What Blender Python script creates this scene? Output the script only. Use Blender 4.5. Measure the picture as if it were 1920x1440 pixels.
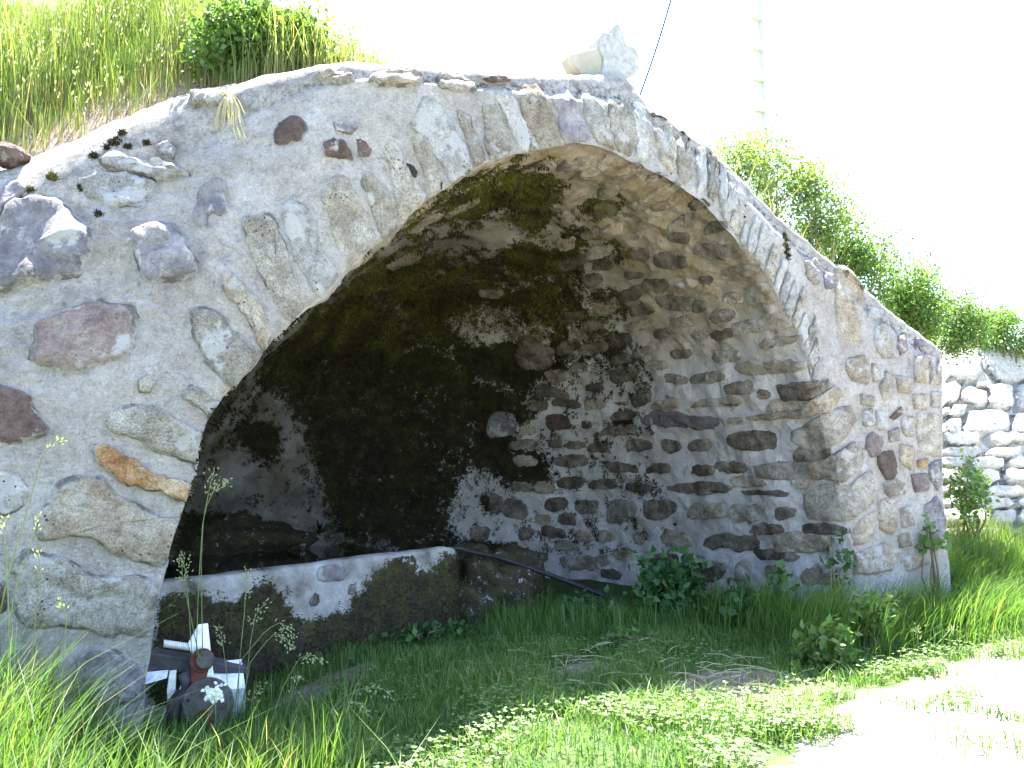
import bpy, math, random
import numpy as np
from mathutils import Vector, Matrix, noise
from mathutils.bvhtree import BVHTree

random.seed(7); RNG = np.random.default_rng(7)
for o in list(bpy.data.objects): bpy.data.objects.remove(o)
SC = bpy.context.scene
COL = SC.collection

# ------------------------------------------------------------------ camera
FPX = 1650.0
YAW = math.radians(25.0)
PITCH = math.atan(180.0/FPX)
C = Vector((0.0, -3.4, 0.75))
cd = bpy.data.cameras.new('camera'); cam = bpy.data.objects.new('camera', cd); COL.objects.link(cam)
cd.sensor_width = 36.0; cd.lens = FPX/1920.0*36.0; cd.clip_start = 0.05; cd.clip_end = 1000.0
cam.location = C; cam.rotation_euler = (math.pi/2+PITCH, 0, -YAW)
SC.camera = cam
RM = cam.rotation_euler.to_matrix()

# ------------------------------------------------------------------ sky, sun, exposure
SUN = Vector((0.10, 0.335, 0.94)).normalized()
w = bpy.data.worlds.new('World'); SC.world = w; w.use_nodes = True
nt = w.node_tree; nt.nodes.clear()
sky = nt.nodes.new('ShaderNodeTexSky'); sky.sky_type = 'NISHITA'; sky.sun_disc = False
sky.sun_elevation = math.asin(SUN.z); sky.sun_rotation = math.atan2(SUN.x, SUN.y)
sky.air_density = 1.0; sky.dust_density = 2.0; sky.altitude = 600
bg = nt.nodes.new('ShaderNodeBackground'); bg.inputs['Strength'].default_value = 0.11
wo = nt.nodes.new('ShaderNodeOutputWorld')
nt.links.new(sky.outputs[0], bg.inputs[0]); nt.links.new(bg.outputs[0], wo.inputs[0])
ld = bpy.data.lights.new('sun', 'SUN'); ld.energy = 5.0; ld.angle = math.radians(0.5); ld.color = (1.0, 0.95, 0.87)
sun = bpy.data.objects.new('sun', ld); COL.objects.link(sun)
sun.rotation_euler = SUN.to_track_quat('Z', 'Y').to_euler()
SC.view_settings.view_transform = 'Standard'; SC.view_settings.look = 'None'
SC.view_settings.gamma = 1.0; SC.view_settings.use_curve_mapping = False
SC.view_settings.exposure = 3.3
SC.cycles.max_bounces = 10; SC.cycles.diffuse_bounces = 5

# ------------------------------------------------------------------ helpers: measuring
def ray(px, py):
    return (RM @ Vector(((px-960)/FPX, (720-py)/FPX, -1.0))).normalized()
def on_y(px, py, Y):
    d = ray(px, py); return C + d*((Y-C.y)/d.y)
def on_z(px, py, z):
    d = ray(px, py); return C + d*((z-C.z)/d.z)
RMI = RM.transposed()
def to_px(p):
    q = RMI @ (Vector(p)-C)
    return (960+FPX*q.x/-q.z, 720-FPX*q.y/-q.z)
RN = np.array(RMI)
def to_px_np(P):
    q = (P-np.array(C)) @ RN.T
    z = np.maximum(-q[:, 2], 1e-3)
    return np.stack([960+FPX*q[:, 0]/z, 720-FPX*q[:, 1]/z], 1)
def smooth(a, b, x):
    t = np.clip((x-a)/(b-a), 0, 1); return t*t*(3-2*t)
def fbm(p, s, o=3):
    v = 0.0; a = 1.0
    for i in range(o):
        v += a*noise.noise(Vector(p)*s); s *= 2.1; a *= 0.5
    return v
def inpoly(px, py, poly):
    c = np.zeros(len(px), bool); n = len(poly)
    for i in range(n):
        x0, y0 = poly[i]; x1, y1 = poly[(i+1) % n]
        m = ((y0 > py) != (y1 > py))
        c ^= m & (px < (x1-x0)*(py-y0)/((y1-y0) if y1 != y0 else 1e-9)+x0)
    return c
# cheap vectorised value noise
_T = RNG.random((64, 64, 64)).astype(np.float32)
def vnoise(P, s):
    q = P*s; i = np.floor(q).astype(int); f = q-i; f = f*f*(3-2*f); r = 0
    for a in (0, 1):
        for b in (0, 1):
            for c in (0, 1):
                wgt = np.where(a, f[:, 0], 1-f[:, 0])*np.where(b, f[:, 1], 1-f[:, 1])*np.where(c, f[:, 2], 1-f[:, 2])
                r = r+wgt*_T[(i[:, 0]+a) % 64, (i[:, 1]+b) % 64, (i[:, 2]+c) % 64]
    return r*2-1

def vf(P, s, o=3):
    v = 0; a = 1.0
    for i in range(o): v = v+a*vnoise(P+i*7.3, s); s *= 2.07; a *= .5
    return v
# ------------------------------------------------------------------ helpers: objects
def tag(o, label=None, cat=None, group=None, kind=None):
    if label: o['label'] = label
    if cat: o['category'] = cat
    if group: o['group'] = group
    if kind: o['kind'] = kind
    return o
def link(name, me, mat=None, parent=None, sm=True):
    o = bpy.data.objects.new(name, me); COL.objects.link(o)
    if mat: me.materials.append(mat)
    if parent: o.parent = parent
    if sm and len(me.polygons): me.polygons.foreach_set('use_smooth', [True]*len(me.polygons))
    return o
def empty(name, loc=(0, 0, 0)):
    o = bpy.data.objects.new(name, None); COL.objects.link(o); o.location = loc; o.empty_display_size = 0.05
    return o
def place(o, parent):
    """keep a child built in world coordinates where it is, under a parent that stands elsewhere"""
    o.parent = parent; o.matrix_parent_inverse = Matrix.Translation(-parent.location)
    return o
def mesh_np(name, V, quads=None, tris=None, attrs=None):
    me = bpy.data.meshes.new(name); V = np.asarray(V, np.float32)
    me.vertices.add(len(V)); me.vertices.foreach_set('co', V.ravel())
    idx = []; st = []; tot = 0
    if quads is not None and len(quads):
        q = np.asarray(quads, np.int32); idx.append(q.ravel()); st.append(np.arange(len(q))*4); tot += len(q)*4
    if tris is not None and len(tris):
        t = np.asarray(tris, np.int32); idx.append(t.ravel()); st.append(np.arange(len(t))*3+tot); tot += len(t)*3
    me.loops.add(tot); me.loops.foreach_set('vertex_index', np.concatenate(idx).astype(np.int32))
    s = np.concatenate(st).astype(np.int32); me.polygons.add(len(s)); me.polygons.foreach_set('loop_start', s)
    me.update(calc_edges=True); me.validate()
    for k, a in (attrs or {}).items():
        at = me.attributes.new(k, 'FLOAT', 'POINT'); at.data.foreach_set('value', np.asarray(a, np.float32))
    return me
def grid_quads(n, m):
    i, j = np.meshgrid(np.arange(n-1), np.arange(m-1), indexing='ij')
    a = (i*m+j).ravel(); return np.stack([a, a+m, a+m+1, a+1], 1)
class MB:
    def __init__(s): s.v = []; s.f = []
    def tube(s, pts, r, n=6, cap=True):
        pts = [Vector(p) for p in pts]; b = len(s.v); L = len(pts)
        rr = r if hasattr(r, '__len__') else [r]*L
        for i, p in enumerate(pts):
            t = (pts[min(i+1, L-1)]-pts[max(i-1, 0)])
            t = t.normalized() if t.length > 1e-9 else Vector((0, 0, 1))
            u = t.cross(Vector((0.31, 0.17, 0.93))); u = u.normalized() if u.length > 1e-4 else Vector((1, 0, 0))
            v = t.cross(u)
            for k in range(n):
                a = 2*math.pi*k/n; s.v.append(p+(u*math.cos(a)+v*math.sin(a))*rr[i])
        for i in range(L-1):
            for k in range(n):
                k2 = (k+1) % n
                s.f.append((b+i*n+k, b+i*n+k2, b+(i+1)*n+k2, b+(i+1)*n+k))
        if cap:
            s.f.append(tuple(b+k for k in range(n))[::-1]); s.f.append(tuple(b+(L-1)*n+k for k in range(n)))
    def prism(s, poly, depth, M=Matrix.Identity(4)):
        """outline in local xz, thickness along y"""
        b = len(s.v); n = len(poly)
        for y in (0, depth):
            for (x, z) in poly: s.v.append(M @ Vector((x, y, z)))
        s.f.append(tuple(range(b, b+n))); s.f.append(tuple(range(b+2*n-1, b+n-1, -1)))
        for i in range(n): s.f.append((b+i, b+n+i, b+n+(i+1) % n, b+(i+1) % n))
    def leaf(s, p, d, nrm, L, W):
        b = len(s.v); d = d.normalized(); sd = d.cross(nrm); sd = sd.normalized() if sd.length > 1e-5 else Vector((1, 0, 0))
        s.v += [p, p+d*L*.45+sd*W*.5-nrm*W*.12, p+d*L, p+d*L*.45-sd*W*.5-nrm*W*.12, p+d*L*.5+nrm*W*.05]
        s.f += [(b, b+1, b+4), (b+1, b+2, b+4), (b+2, b+3, b+4), (b+3, b, b+4)]
    def build(s, name, mat, parent=None, sm=True, bevel=0):
        me = bpy.data.meshes.new(name); me.from_pydata([tuple(v) for v in s.v], [], s.f); me.update()
        o = link(name, me, mat, None, sm)
        if parent: place(o, parent)
        if bevel:
            m = o.modifiers.new('bevel', 'BEVEL'); m.width = bevel; m.segments = 2; m.limit_method = 'ANGLE'
        return o

# ------------------------------------------------------------------ helpers: materials
def mat(name):
    m = bpy.data.materials.new(name); m.use_nodes = True; t = m.node_tree; t.nodes.clear(); return m, t
class NT:
    def __init__(s, name):
        s.m, s.t = mat(name); s.pos = s.n('ShaderNodeNewGeometry').outputs['Position']
    def n(s, ty, **k):
        nd = s.t.nodes.new(ty)
        for a, v in k.items(): setattr(nd, a, v)
        return nd
    def set(s, sock, v):
        if hasattr(v, 'is_output'): s.t.links.new(v, sock)
        else: sock.default_value = v
    def noise(s, scale, detail=4, rough=.55, vec=None, dist=0):
        nd = s.n('ShaderNodeTexNoise'); s.set(nd.inputs['Vector'], vec or s.pos)
        nd.inputs['Scale'].default_value = scale; nd.inputs['Detail'].default_value = detail
        nd.inputs['Roughness'].default_value = rough; nd.inputs['Distortion'].default_value = dist
        return nd.outputs[0]
    def voro(s, scale, vec=None):
        nd = s.n('ShaderNodeTexVoronoi'); s.set(nd.inputs['Vector'], vec or s.pos); nd.inputs['Scale'].default_value = scale
        return nd.outputs['Distance']
    def ramp(s, f, stops):
        nd = s.n('ShaderNodeValToRGB'); s.set(nd.inputs[0], f); e = nd.color_ramp.elements
        while len(e) < len(stops): e.new(.5)
        for el, (p, c) in zip(e, stops):
            el.position = p; el.color = (*c, 1) if hasattr(c, '__len__') else (c, c, c, 1)
        return nd.outputs[0]
    def mix(s, f, a, b, mode='MIX'):
        nd = s.n('ShaderNodeMix', data_type='RGBA', blend_type=mode)
        s.set(nd.inputs[0], f)
        for sock, v in ((nd.inputs[6], a), (nd.inputs[7], b)):
            s.set(sock, (*v, 1) if (hasattr(v, '__len__') and len(v) == 3) else v)
        return nd.outputs[2]
    def math(s, op, a, b=0.0, c=0.0):
        nd = s.n('ShaderNodeMath', operation=op); s.set(nd.inputs[0], a); s.set(nd.inputs[1], b); s.set(nd.inputs[2], c); return nd.outputs[0]
    def attr(s, name): return s.n('ShaderNodeAttribute', attribute_name=name).outputs['Fac']
    def bump(s, h, strength=.5, dist=.01, nrm=None):
        nd = s.n('ShaderNodeBump'); s.set(nd.inputs['Height'], h); nd.inputs['Strength'].default_value = strength
        nd.inputs['Distance'].default_value = dist
        if nrm: s.set(nd.inputs['Normal'], nrm)
        return nd.outputs[0]
    def bsdf(s, col, rough=.9, nrm=None, metal=0.0, spec=.3):
        p = s.n('ShaderNodeBsdfPrincipled')
        s.set(p.inputs['Base Color'], (*col, 1) if (hasattr(col, '__len__') and len(col) == 3) else col)
        s.set(p.inputs['Roughness'], rough); s.set(p.inputs['Metallic'], metal); p.inputs['Specular IOR Level'].default_value = spec
        if nrm: s.set(p.inputs['Normal'], nrm)
        return p.outputs[0]
    def out(s, sh):
        o = s.n('ShaderNodeOutputMaterial'); s.t.links.new(sh, o.inputs[0]); return s.m

def stone_mat(name, c1, c2, c3, speck=.35, film=.0, filmcol=(.46, .445, .435)):
    t = NT(name)
    ri = t.n('ShaderNodeObjectInfo').outputs['Random']
    base = t.ramp(t.noise(9, 5, .6), [(.35, c1), (.5, c2), (.68, c3)])
    sp = t.ramp(t.noise(140, 3, .7), [(.38, .35), (.5, 1.0), (.66, 1.5)])
    base = t.mix(speck, base, t.mix(1.0, base, sp, 'MULTIPLY'))
    sp2 = t.ramp(t.noise(34, 4, .7), [(.33, .55), (.5, 1.0), (.7, 1.3)])
    base = t.mix(.7, base, t.mix(1.0, base, sp2, 'MULTIPLY'))
    tone = t.math('MULTIPLY_ADD', ri, .5, .75)
    nd = t.n('ShaderNodeCombineColor'); [t.set(nd.inputs[i], tone) for i in range(3)]
    base = t.mix(1.0, base, nd.outputs[0], 'MULTIPLY')
    if film:
        f = t.ramp(t.noise(7, 6, .65), [(.62-film*.3, 0.0), (.68-film*.3, 1.0)])
        base = t.mix(f, base, filmcol)
    rim = t.math('ADD', t.attr('rim'), t.math('MULTIPLY_ADD', t.noise(16, 6, .7), 1.7, -.85))
    base = t.mix(t.ramp(rim, [(.62, 0.0), (.74, 1.0)]), base, t.ramp(t.noise(60, 4, .7), [(.3, (.30, .282, .262)), (.7, (.48, .46, .445))]))
    ck = t.math('MULTIPLY', t.ramp(t.attr('rim'), [(.50, 0.0), (.62, 1.0)]), t.ramp(t.noise(8, 5, .7), [(.50, 0.0), (.58, .8)]))
    base = t.mix(ck, base, (.085, .078, .07))
    li = t.ramp(t.noise(15, 8, .8), [(.60, 0.0), (.66, 1.0)])
    base = t.mix(t.math('MULTIPLY', li, .6), base, (.06, .056, .05))
    pit = t.ramp(t.voro(38), [(.0, 0.0), (.12, 0.0), (.2, 1.0)])
    pm = t.ramp(t.noise(5, 2), [(.55, 0.0), (.62, 1.0)])
    base = t.mix(t.math('MULTIPLY', t.math('SUBTRACT', 1.0, pit), pm), base, (.03, .028, .03))
    b = t.bump(t.noise(26, 6, .7), 1.0, .035)
    b = t.bump(t.noise(110, 4, .75), .8, .012, b)
    return t.out(t.bsdf(base, .92, b))
SM = {
    'g': stone_mat('granite', (.24, .205, .165), (.35, .315, .265), (.44, .41, .37), .55, .25),
    'w': stone_mat('granite_limewashed', (.34, .32, .30), (.42, .40, .38), (.52, .50, .485), .45, .4),
    't': stone_mat('tan_granite', (.27, .21, .155), (.36, .30, .235), (.43, .39, .335), .5, .2),
    'b': stone_mat('brown_basalt', (.10, .065, .055), (.15, .10, .085), (.21, .16, .14), .25, .1),
    'm': stone_mat('mauve_brown_stone', (.19, .14, .13), (.27, .21, .19), (.33, .29, .27), .35, .15),
    'p': stone_mat('purple_grey_lava', (.16, .145, .16), (.25, .23, .245), (.36, .34, .35), .2, .2),
    'o': stone_mat('orange_granite', (.26, .12, .05), (.38, .24, .12), (.46, .37, .26), .5, .1),
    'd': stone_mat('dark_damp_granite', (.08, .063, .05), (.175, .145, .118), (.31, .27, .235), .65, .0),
    's': stone_mat('pale_field_stone', (.44, .40, .34), (.54, .50, .44), (.60, .57, .52), .4, .15),
}
def m_mortar():
    t = NT('lime_mortar')
    base = t.ramp(t.noise(3.1, 7, .68), [(.30, (.33, .29, .255)), (.42, (.455, .413, .385)), (.55, (.535, .493, .47)), (.70, (.65, .61, .595))])
    gr = t.ramp(t.noise(105, 4, .8), [(.30, .35), (.45, .92), (.56, 1.0), (.72, 1.5)])
    base = t.mix(.75, base, t.mix(1.0, base, gr, 'MULTIPLY'))
    md = t.ramp(t.noise(24, 6, .76), [(.30, .55), (.48, 1.0), (.7, 1.25)])
    base = t.mix(.8, base, t.mix(1.0, base, md, 'MULTIPLY'))
    st = t.ramp(t.noise(6, 7, .7, dist=.4), [(.54, 0.0), (.70, 1.0)])
    base = t.mix(t.math('MULTIPLY', st, .5), base, (.34, .295, .225))
    ed = t.math('MULTIPLY', t.attr('edge'), t.ramp(t.noise(26, 6, .75), [(.47, 0.0), (.58, 1.0)]))
    base = t.mix(ed, base, (.07, .065, .06))
    pit = t.ramp(t.voro(16), [(.0, 1.0), (.035, 1.0), (.055, 0.0)])
    base = t.mix(t.math('MULTIPLY', pit, t.ramp(t.noise(3, 2), [(.5, 0.0), (.56, 1.0)])), base, (.03, .028, .028))
    b = t.bump(t.noise(17, 7, .68), 1.0, .05)
    b = t.bump(t.noise(70, 5, .8), 1.0, .02, b)
    return t.out(t.bsdf(base, .95, b))
M_MORTAR = m_mortar()
def m_vault():
    t = NT('vault_mortar')
    base = t.ramp(t.noise(2.6, 6, .62), [(.3, (.49, .46, .455)), (.5, (.62, .59, .595)), (.7, (.70, .675, .69))])
    base = t.mix(.5, base, t.mix(1.0, base, t.ramp(t.noise(130, 3, .7), [(.3, .6), (.55, 1.0), (.75, 1.2)]), 'MULTIPLY'))
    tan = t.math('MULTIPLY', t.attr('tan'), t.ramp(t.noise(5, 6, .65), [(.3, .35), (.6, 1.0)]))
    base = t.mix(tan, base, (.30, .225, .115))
    base = t.mix(t.math('MULTIPLY', t.attr('damp_shade'), t.ramp(t.noise(4, 6, .6), [(.3, .6), (.6, 1.0)])), base, t.ramp(t.noise(7, 6, .7), [(.3, (.06, .055, .035)), (.7, (.15, .135, .10))]))
    dk = t.ramp(t.noise(9, 7, .7, dist=.6), [(.52, 0.0), (.66, 1.0)])
    base = t.mix(t.math('MULTIPLY', dk, t.math('MULTIPLY_ADD', t.attr('tan'), .5, .16)), base, (.15, .11, .065))
    gate = t.ramp(t.attr('moss'), [(0.0, 0.0), (.3, 1.0)])
    mo = t.math('ADD', t.attr('moss'), t.math('MULTIPLY', gate, t.math('ADD', t.math('MULTIPLY_ADD', t.noise(26, 6, .8), 1.8, -.9), t.math('MULTIPLY_ADD', t.noise(7, 4, .6), 1.2, -.6))))
    mf = t.ramp(mo, [(.42, 0.0), (.56, 1.0)])
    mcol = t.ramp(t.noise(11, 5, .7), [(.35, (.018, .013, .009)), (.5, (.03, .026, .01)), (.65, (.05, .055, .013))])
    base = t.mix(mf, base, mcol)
    b = t.bump(t.noise(12, 7, .68), 1.0, .045)
    b = t.bump(t.noise(60, 5, .75), 1.0, .016, b)
    return t.out(t.bsdf(base, .93, b))
M_VAULT = m_vault()
def leafy(name, stops, trans=.4, along=None, rough=.5):
    t = NT(name)
    col = t.ramp(t.attr('tint'), stops)
    if along: col = t.mix(t.ramp(t.attr('along'), [(0.0, 1.0), (along[0], 0.0)]), col, along[1])
    p = t.bsdf(col, rough, None, 0, .35)
    tr = t.n('ShaderNodeBsdfTranslucent'); t.set(tr.inputs[0], t.mix(1.0, col, (1.15, 1.25, .55), 'MULTIPLY'))
    mx = t.n('ShaderNodeMixShader'); mx.inputs[0].default_value = trans
    t.t.links.new(p, mx.inputs[1]); t.t.links.new(tr.outputs[0], mx.inputs[2])
    return t.out(mx.outputs[0])
G1 = [(0, (.045, .10, .022)), (.45, (.09, .175, .036)), (.8, (.16, .23, .06)), (.93, (.24, .26, .09)), (1, (.38, .32, .17))]
G2 = [(0, (.06, .11, .025)), (.4, (.13, .19, .045)), (.7, (.21, .24, .075)), (.85, (.31, .28, .13)), (1, (.46, .39, .23))]
M_GRASS = leafy('grass_blade', G1, .45)
M_HILL = leafy('meadow_grass', G2, .45, (.5, (.30, .22, .11)))
M_LEAF = leafy('leaf', [(0, (.05, .10, .025)), (.5, (.10, .18, .045)), (1, (.18, .26, .08))], .5)
M_LEAFP = leafy('pale_leaf', [(0, (.09, .14, .04)), (.5, (.16, .23, .08)), (1, (.26, .31, .13))], .55)
M_LEAFD = leafy('dark_leaf', [(0, (.025, .07, .025)), (.6, (.04, .10, .03)), (1, (.08, .16, .04))], .3)
M_CLOVER = leafy('clover', [(0, (.09, .17, .05)), (1, (.20, .29, .12))], .4)
M_STRAW = leafy('straw', [(0, (.38, .33, .20)), (1, (.55, .50, .34))], .3)
M_SEED = leafy('seed_head', [(0, (.28, .30, .16)), (1, (.48, .46, .32))], .3)
M_PETAL = leafy('white_petal', [(0, (.75, .75, .72)), (1, (.82, .82, .8))], .3)
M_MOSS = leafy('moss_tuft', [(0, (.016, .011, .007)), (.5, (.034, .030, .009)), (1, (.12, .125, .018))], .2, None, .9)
def simple(name, c1, c2, scale=20, rough=.8, metal=0., bump=.3, bscale=60, spec=.3):
    t = NT(name); col = t.ramp(t.noise(scale, 5, .65), [(.35, c1), (.65, c2)])
    return t.out(t.bsdf(col, rough, t.bump(t.noise(bscale, 5, .7), bump, .006), metal, spec))
M_SOILTOP = simple('dry_litter', (.14, .09, .055), (.26, .17, .10), 30, .95, 0, .8)
M_BARK = simple('twig_bark', (.10, .07, .045), (.18, .13, .08), 30, .9)
M_CONC = simple('concrete', (.66, .63, .57), (.74, .71, .66), 8, .9)
M_CROSS = simple('lichened_stone', (.24, .23, .225), (.38, .37, .36), 26, .95, 0, .8, 90)
M_RUBBER = simple('black_rubber', (.012, .012, .014), (.02, .02, .022), 30, .45, 0, .1)
M_RUST = simple('rusty_iron', (.10, .035, .02), (.19, .075, .045), 40, .8, .2, .5, 120)
M_IRON = simple('weathered_iron', (.10, .085, .08), (.17, .15, .145), 30, .6, .5, .4, 120)
M_BEAM = simple('dark_painted_beam', (.06, .055, .065), (.10, .09, .10), 25, .6, .2, .3)
M_ZINC = simple('galvanised_sheet', (.40, .42, .45), (.74, .77, .82), 22, .4, .7, .3, 40)
M_BONE = simple('bleached_white', (.62, .60, .58), (.75, .73, .72), 30, .8)
M_WIRE = simple('wire_coating', (.008, .02, .022), (.015, .03, .033), 30, .8)
def m_water():
    t = NT('still_water'); return t.out(t.bsdf((.006, .008, .006), .04, t.bump(t.noise(9, 2), .06, .01), 0, .5))
M_WATER = m_water()
def m_trough():
    t = NT('trough_stone')
    base = t.ramp(t.noise(7, 6, .6), [(.32, (.10, .09, .075)), (.45, (.22, .21, .20)), (.6, (.33, .325, .33)), (.7, (.42, .42, .43))])
    base = t.mix(.5, base, t.mix(1.0, base, t.ramp(t.noise(120, 3, .7), [(.3, .6), (.55, 1.0), (.75, 1.2)]), 'MULTIPLY'))
    mo = t.math('ADD', t.attr('moss'), t.math('MULTIPLY_ADD', t.noise(20, 7, .8), 2.4, -1.2))
    base = t.mix(t.ramp(mo, [(.45, 0.0), (.55, 1.0)]), base, t.ramp(t.noise(13, 5, .7), [(.35, (.022, .014, .012)), (.55, (.035, .03, .012)), (.7, (.05, .06, .014))]))
    b = t.bump(t.noise(12, 6, .6), .5, .03); b = t.bump(t.noise(80, 5, .7), .5, .01, b)
    return t.out(t.bsdf(base, .85, b))
M_TROUGH = m_trough()
def m_ground():
    t = NT('ground_earth')
    soil = t.ramp(t.noise(14, 6, .7), [(.3, (.10, .075, .055)), (.5, (.17, .135, .11)), (.7, (.25, .21, .18))])
    green = t.ramp(t.noise(9, 6, .7), [(.3, (.03, .055, .014)), (.55, (.05, .09, .022)), (.7, (.10, .11, .04))])
    col = t.mix(t.ramp(t.math('ADD', t.attr('dirt'), t.math('MULTIPLY_ADD', t.noise(16, 5, .7), .7, -.35)), [(.4, 0.0), (.6, 1.0)]), green, soil)
    grav = t.ramp(t.noise(120, 3, .8), [(.28, (.13, .115, .09)), (.42, (.33, .30, .26)), (.56, (.42, .39, .35)), (.7, (.52, .49, .45))])
    pf = t.ramp(t.math('ADD', t.attr('path'), t.math('MULTIPLY_ADD', t.noise(7, 6, .75), 1.3, -.65)), [(.40, 0.0), (.60, 1.0)])
    col = t.mix(pf, col, grav)
    b = t.bump(t.noise(20, 6, .7), .7, .03); b = t.bump(t.noise(150, 4, .8), .6, .008, b)
    return t.out(t.bsdf(col, .95, b))
M_GROUND = m_ground()

# ------------------------------------------------------------------ measured outlines
INTR = [(262, 1480), (268, 1400), (275, 1270), (290, 1170), (302, 1090), (325, 1010), (345, 950), (362, 890), (375, 830), (392, 780), (420, 745),
        (450, 712), (488, 668), (507, 640), (545, 605), (580, 572), (612, 545), (645, 508), (700, 460), (745, 430), (768, 408), (800, 375),
        (840, 350), (880, 322), (915, 305), (960, 291), (1010, 281), (1060, 273), (1108, 267), (1174, 290), (1212, 306), (1258, 331),
        (1292, 356), (1320, 375), (1350, 402), (1376, 434), (1392, 463), (1428, 504), (1460, 557), (1478, 596), (1497, 627), (1512, 673),
        (1522, 712), (1533, 743), (1543, 775), (1556, 815), (1575, 891), (1583, 945), (1592, 985), (1602, 1040), (1610, 1110), (1616, 1180), (1622, 1300)]
CREST = [(-420, 640, 470, .62), (-200, 530, 395, .62), (0, 435, 322, .60), (100, 372, 282, .58), (200, 312, 238, .55), (300, 258, 197, .50), (400, 212, 167, .40),
         (480, 178, 148, .28), (560, 148, 131, .20), (620, 138, 124, .15), (700, 138, 126, .15), (800, 145, 133, .12), (900, 152, 142, .12), (1000, 160, 150, .12),
         (1080, 167, 152, .13), (1140, 172, 146, .16), (1175, 182, 155, .15), (1200, 200, 178, .11), (1215, 215, 203, .09), (1240, 232, 221, .08), (1330, 288, 278, .08), (1370, 328, 318, .08), (1420, 378, 369, .08),
         (1470, 428, 419, .08), (1540, 488, 478, .08), (1600, 535, 525, .08), (1650, 580, 570, .08), (1700, 620, 610, .08), (1745, 655, 643, .08), (1766, 682, 662, .08)]
def resample(P, n):
    P = np.array([tuple(p) for p in P]); d = np.r_[0, np.cumsum(np.linalg.norm(np.diff(P, axis=0), axis=1))]
    s = np.linspace(0, d[-1], n); return np.stack([np.interp(s, d, P[:, k]) for k in range(P.shape[1])], 1)
NI = 640
intr = resample([on_y(x, y, 0) for x, y in INTR], NI)
for k in range(2):
    intr[1:-1] = intr[1:-1]*.5+.25*(intr[:-2]+intr[2:])
for i in range(NI):
    p = intr[i]; intr[i, 0] += .010*noise.noise(Vector((p[0]*7, p[2]*7, 3.1))); intr[i, 2] += .010*noise.noise(Vector((p[0]*7, p[2]*7, 9.4)))
XL, XR = intr[0, 0], intr[-1, 0]
arr = [on_y(x, a, 0) for x, a, c, y in CREST]
cre = [on_y(x, c, y) for x, a, c, y in CREST]
# the wall goes on past the left edge of the view
arr = [Vector((-3.0, 0, arr[0].z-.75)), Vector((-2.0, 0, arr[0].z-.42))]+arr
cre = [Vector((-3.0, .62, cre[0].z-.75)), Vector((-2.0, .62, cre[0].z-.42))]+cre
XE = cre[-1].x                                               # right end of the wall
cx_ = np.array([p.x for p in cre]); cz_ = np.array([p.z for p in cre])
def crest_z(x): return np.interp(x, cx_, cz_)

def ground_z(x, y):
    z = -.2*(1-smooth(.25, 1.25, x))*smooth(-2.6, -1.2, y)+.36*smooth(-.25, .8, y)*smooth(3.95, 4.7, x)
    z = z+.02*np.sin(x*2.3+y*1.7)*np.sin(y*2.9-x*.7)
    return z-.25*smooth(-2.2, -7, y)

# ------------------------------------------------------------------ the arched niche
NICHE = empty('arched_stone_niche', (1.8, .1, 0))
tag(NICHE, 'rounded stone arch of mortared granite sheltering a mossy vaulted niche', 'stone arch')

# front wall: sheet between the arch edge and the outer boundary
bott = -.45
outer = []
n1, n2, n3 = 112, 440, NI-112-440
outer += list(resample([Vector((-3.0, 0, bott)), Vector((-3.0, 0, arr[0].z))], n1+1)[:-1])
outer += list(resample(arr, n2))
redge = [arr[-1], on_y(1768, 780, 0), on_y(1767, 900, 0), on_y(1773, 1000, 0), on_y(1782, 1080, 0), on_y(1790, 1300, 0)]
outer += list(resample(redge, n3+1)[1:])
outer = np.array(outer)
NR = 120
crest_s = np.array(resample(cre, n2))
rr = np.linspace(0, 1, NR)
ii = np.arange(NI); top_i = (ii >= n1) & (ii < n1+n2)
cr_i = np.where(top_i[:, None], crest_s[np.clip(ii-n1, 0, n2-1)], outer+np.array([0, .07, 0])+np.where(ii >= n1+n2, .05, 0)[:, None]*np.array([1, 0, 0]))
A_, B_ = intr[:, None, :], outer[:, None, :]
G = A_+(B_-A_)*rr[None, :, None]; Ln = np.linalg.norm(outer-intr, axis=1)[:, None]*np.ones((1, NR))
dtop = np.where(top_i[:, None], Ln*(1-rr), 9.0); din = Ln*rr
gx_, gz_ = G[..., 0], G[..., 2]
lf = 1-smooth(.15, .95, gx_)
ax_ = np.array([p.x for p in arr]); az_ = np.array([p.z for p in arr])
dz_ = np.maximum(np.interp(gx_, ax_, az_)-gz_, 0)
lean = lf*.24*(np.clip((.9-dz_)/.9, 0, 1)**1.7)+(1-lf)*.04*smooth(.12, 0, dtop)
Pf = np.stack([gx_, 0*gx_, gz_], -1).reshape(-1, 3)
sh = gx_.shape
rough = (.1+.9*lf*smooth(.80, 1.35, gz_+.30*vf(Pf, 3, 2).reshape(sh)))
fd = np.minimum(1, din/.04)*np.minimum(1, (Ln*(1-rr))/.03+.2)
dsp = .013*vf(Pf, 3, 2)+.006*vf(Pf+11, 10, 2)+.0028*vf(Pf+23, 38, 2)
dsp = dsp.reshape(sh)+rough*(.020*vf(Pf+5, 8, 3)+.010*vf(Pf+9, 30, 2)).reshape(sh)*(lf*.9+.1)
G = G.copy(); G[..., 1] += lean-dsp*fd+.012*smooth(.05, 0, din)
edge = np.clip(smooth(.10, 0, dtop)*(1-.75*lf), 0, 1)
parts_ = [G]; eds = [edge]; rgs = [rough]
bb = G[:, -1, :]; gap = np.linalg.norm(cr_i-bb, axis=1)[:, None]
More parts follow.
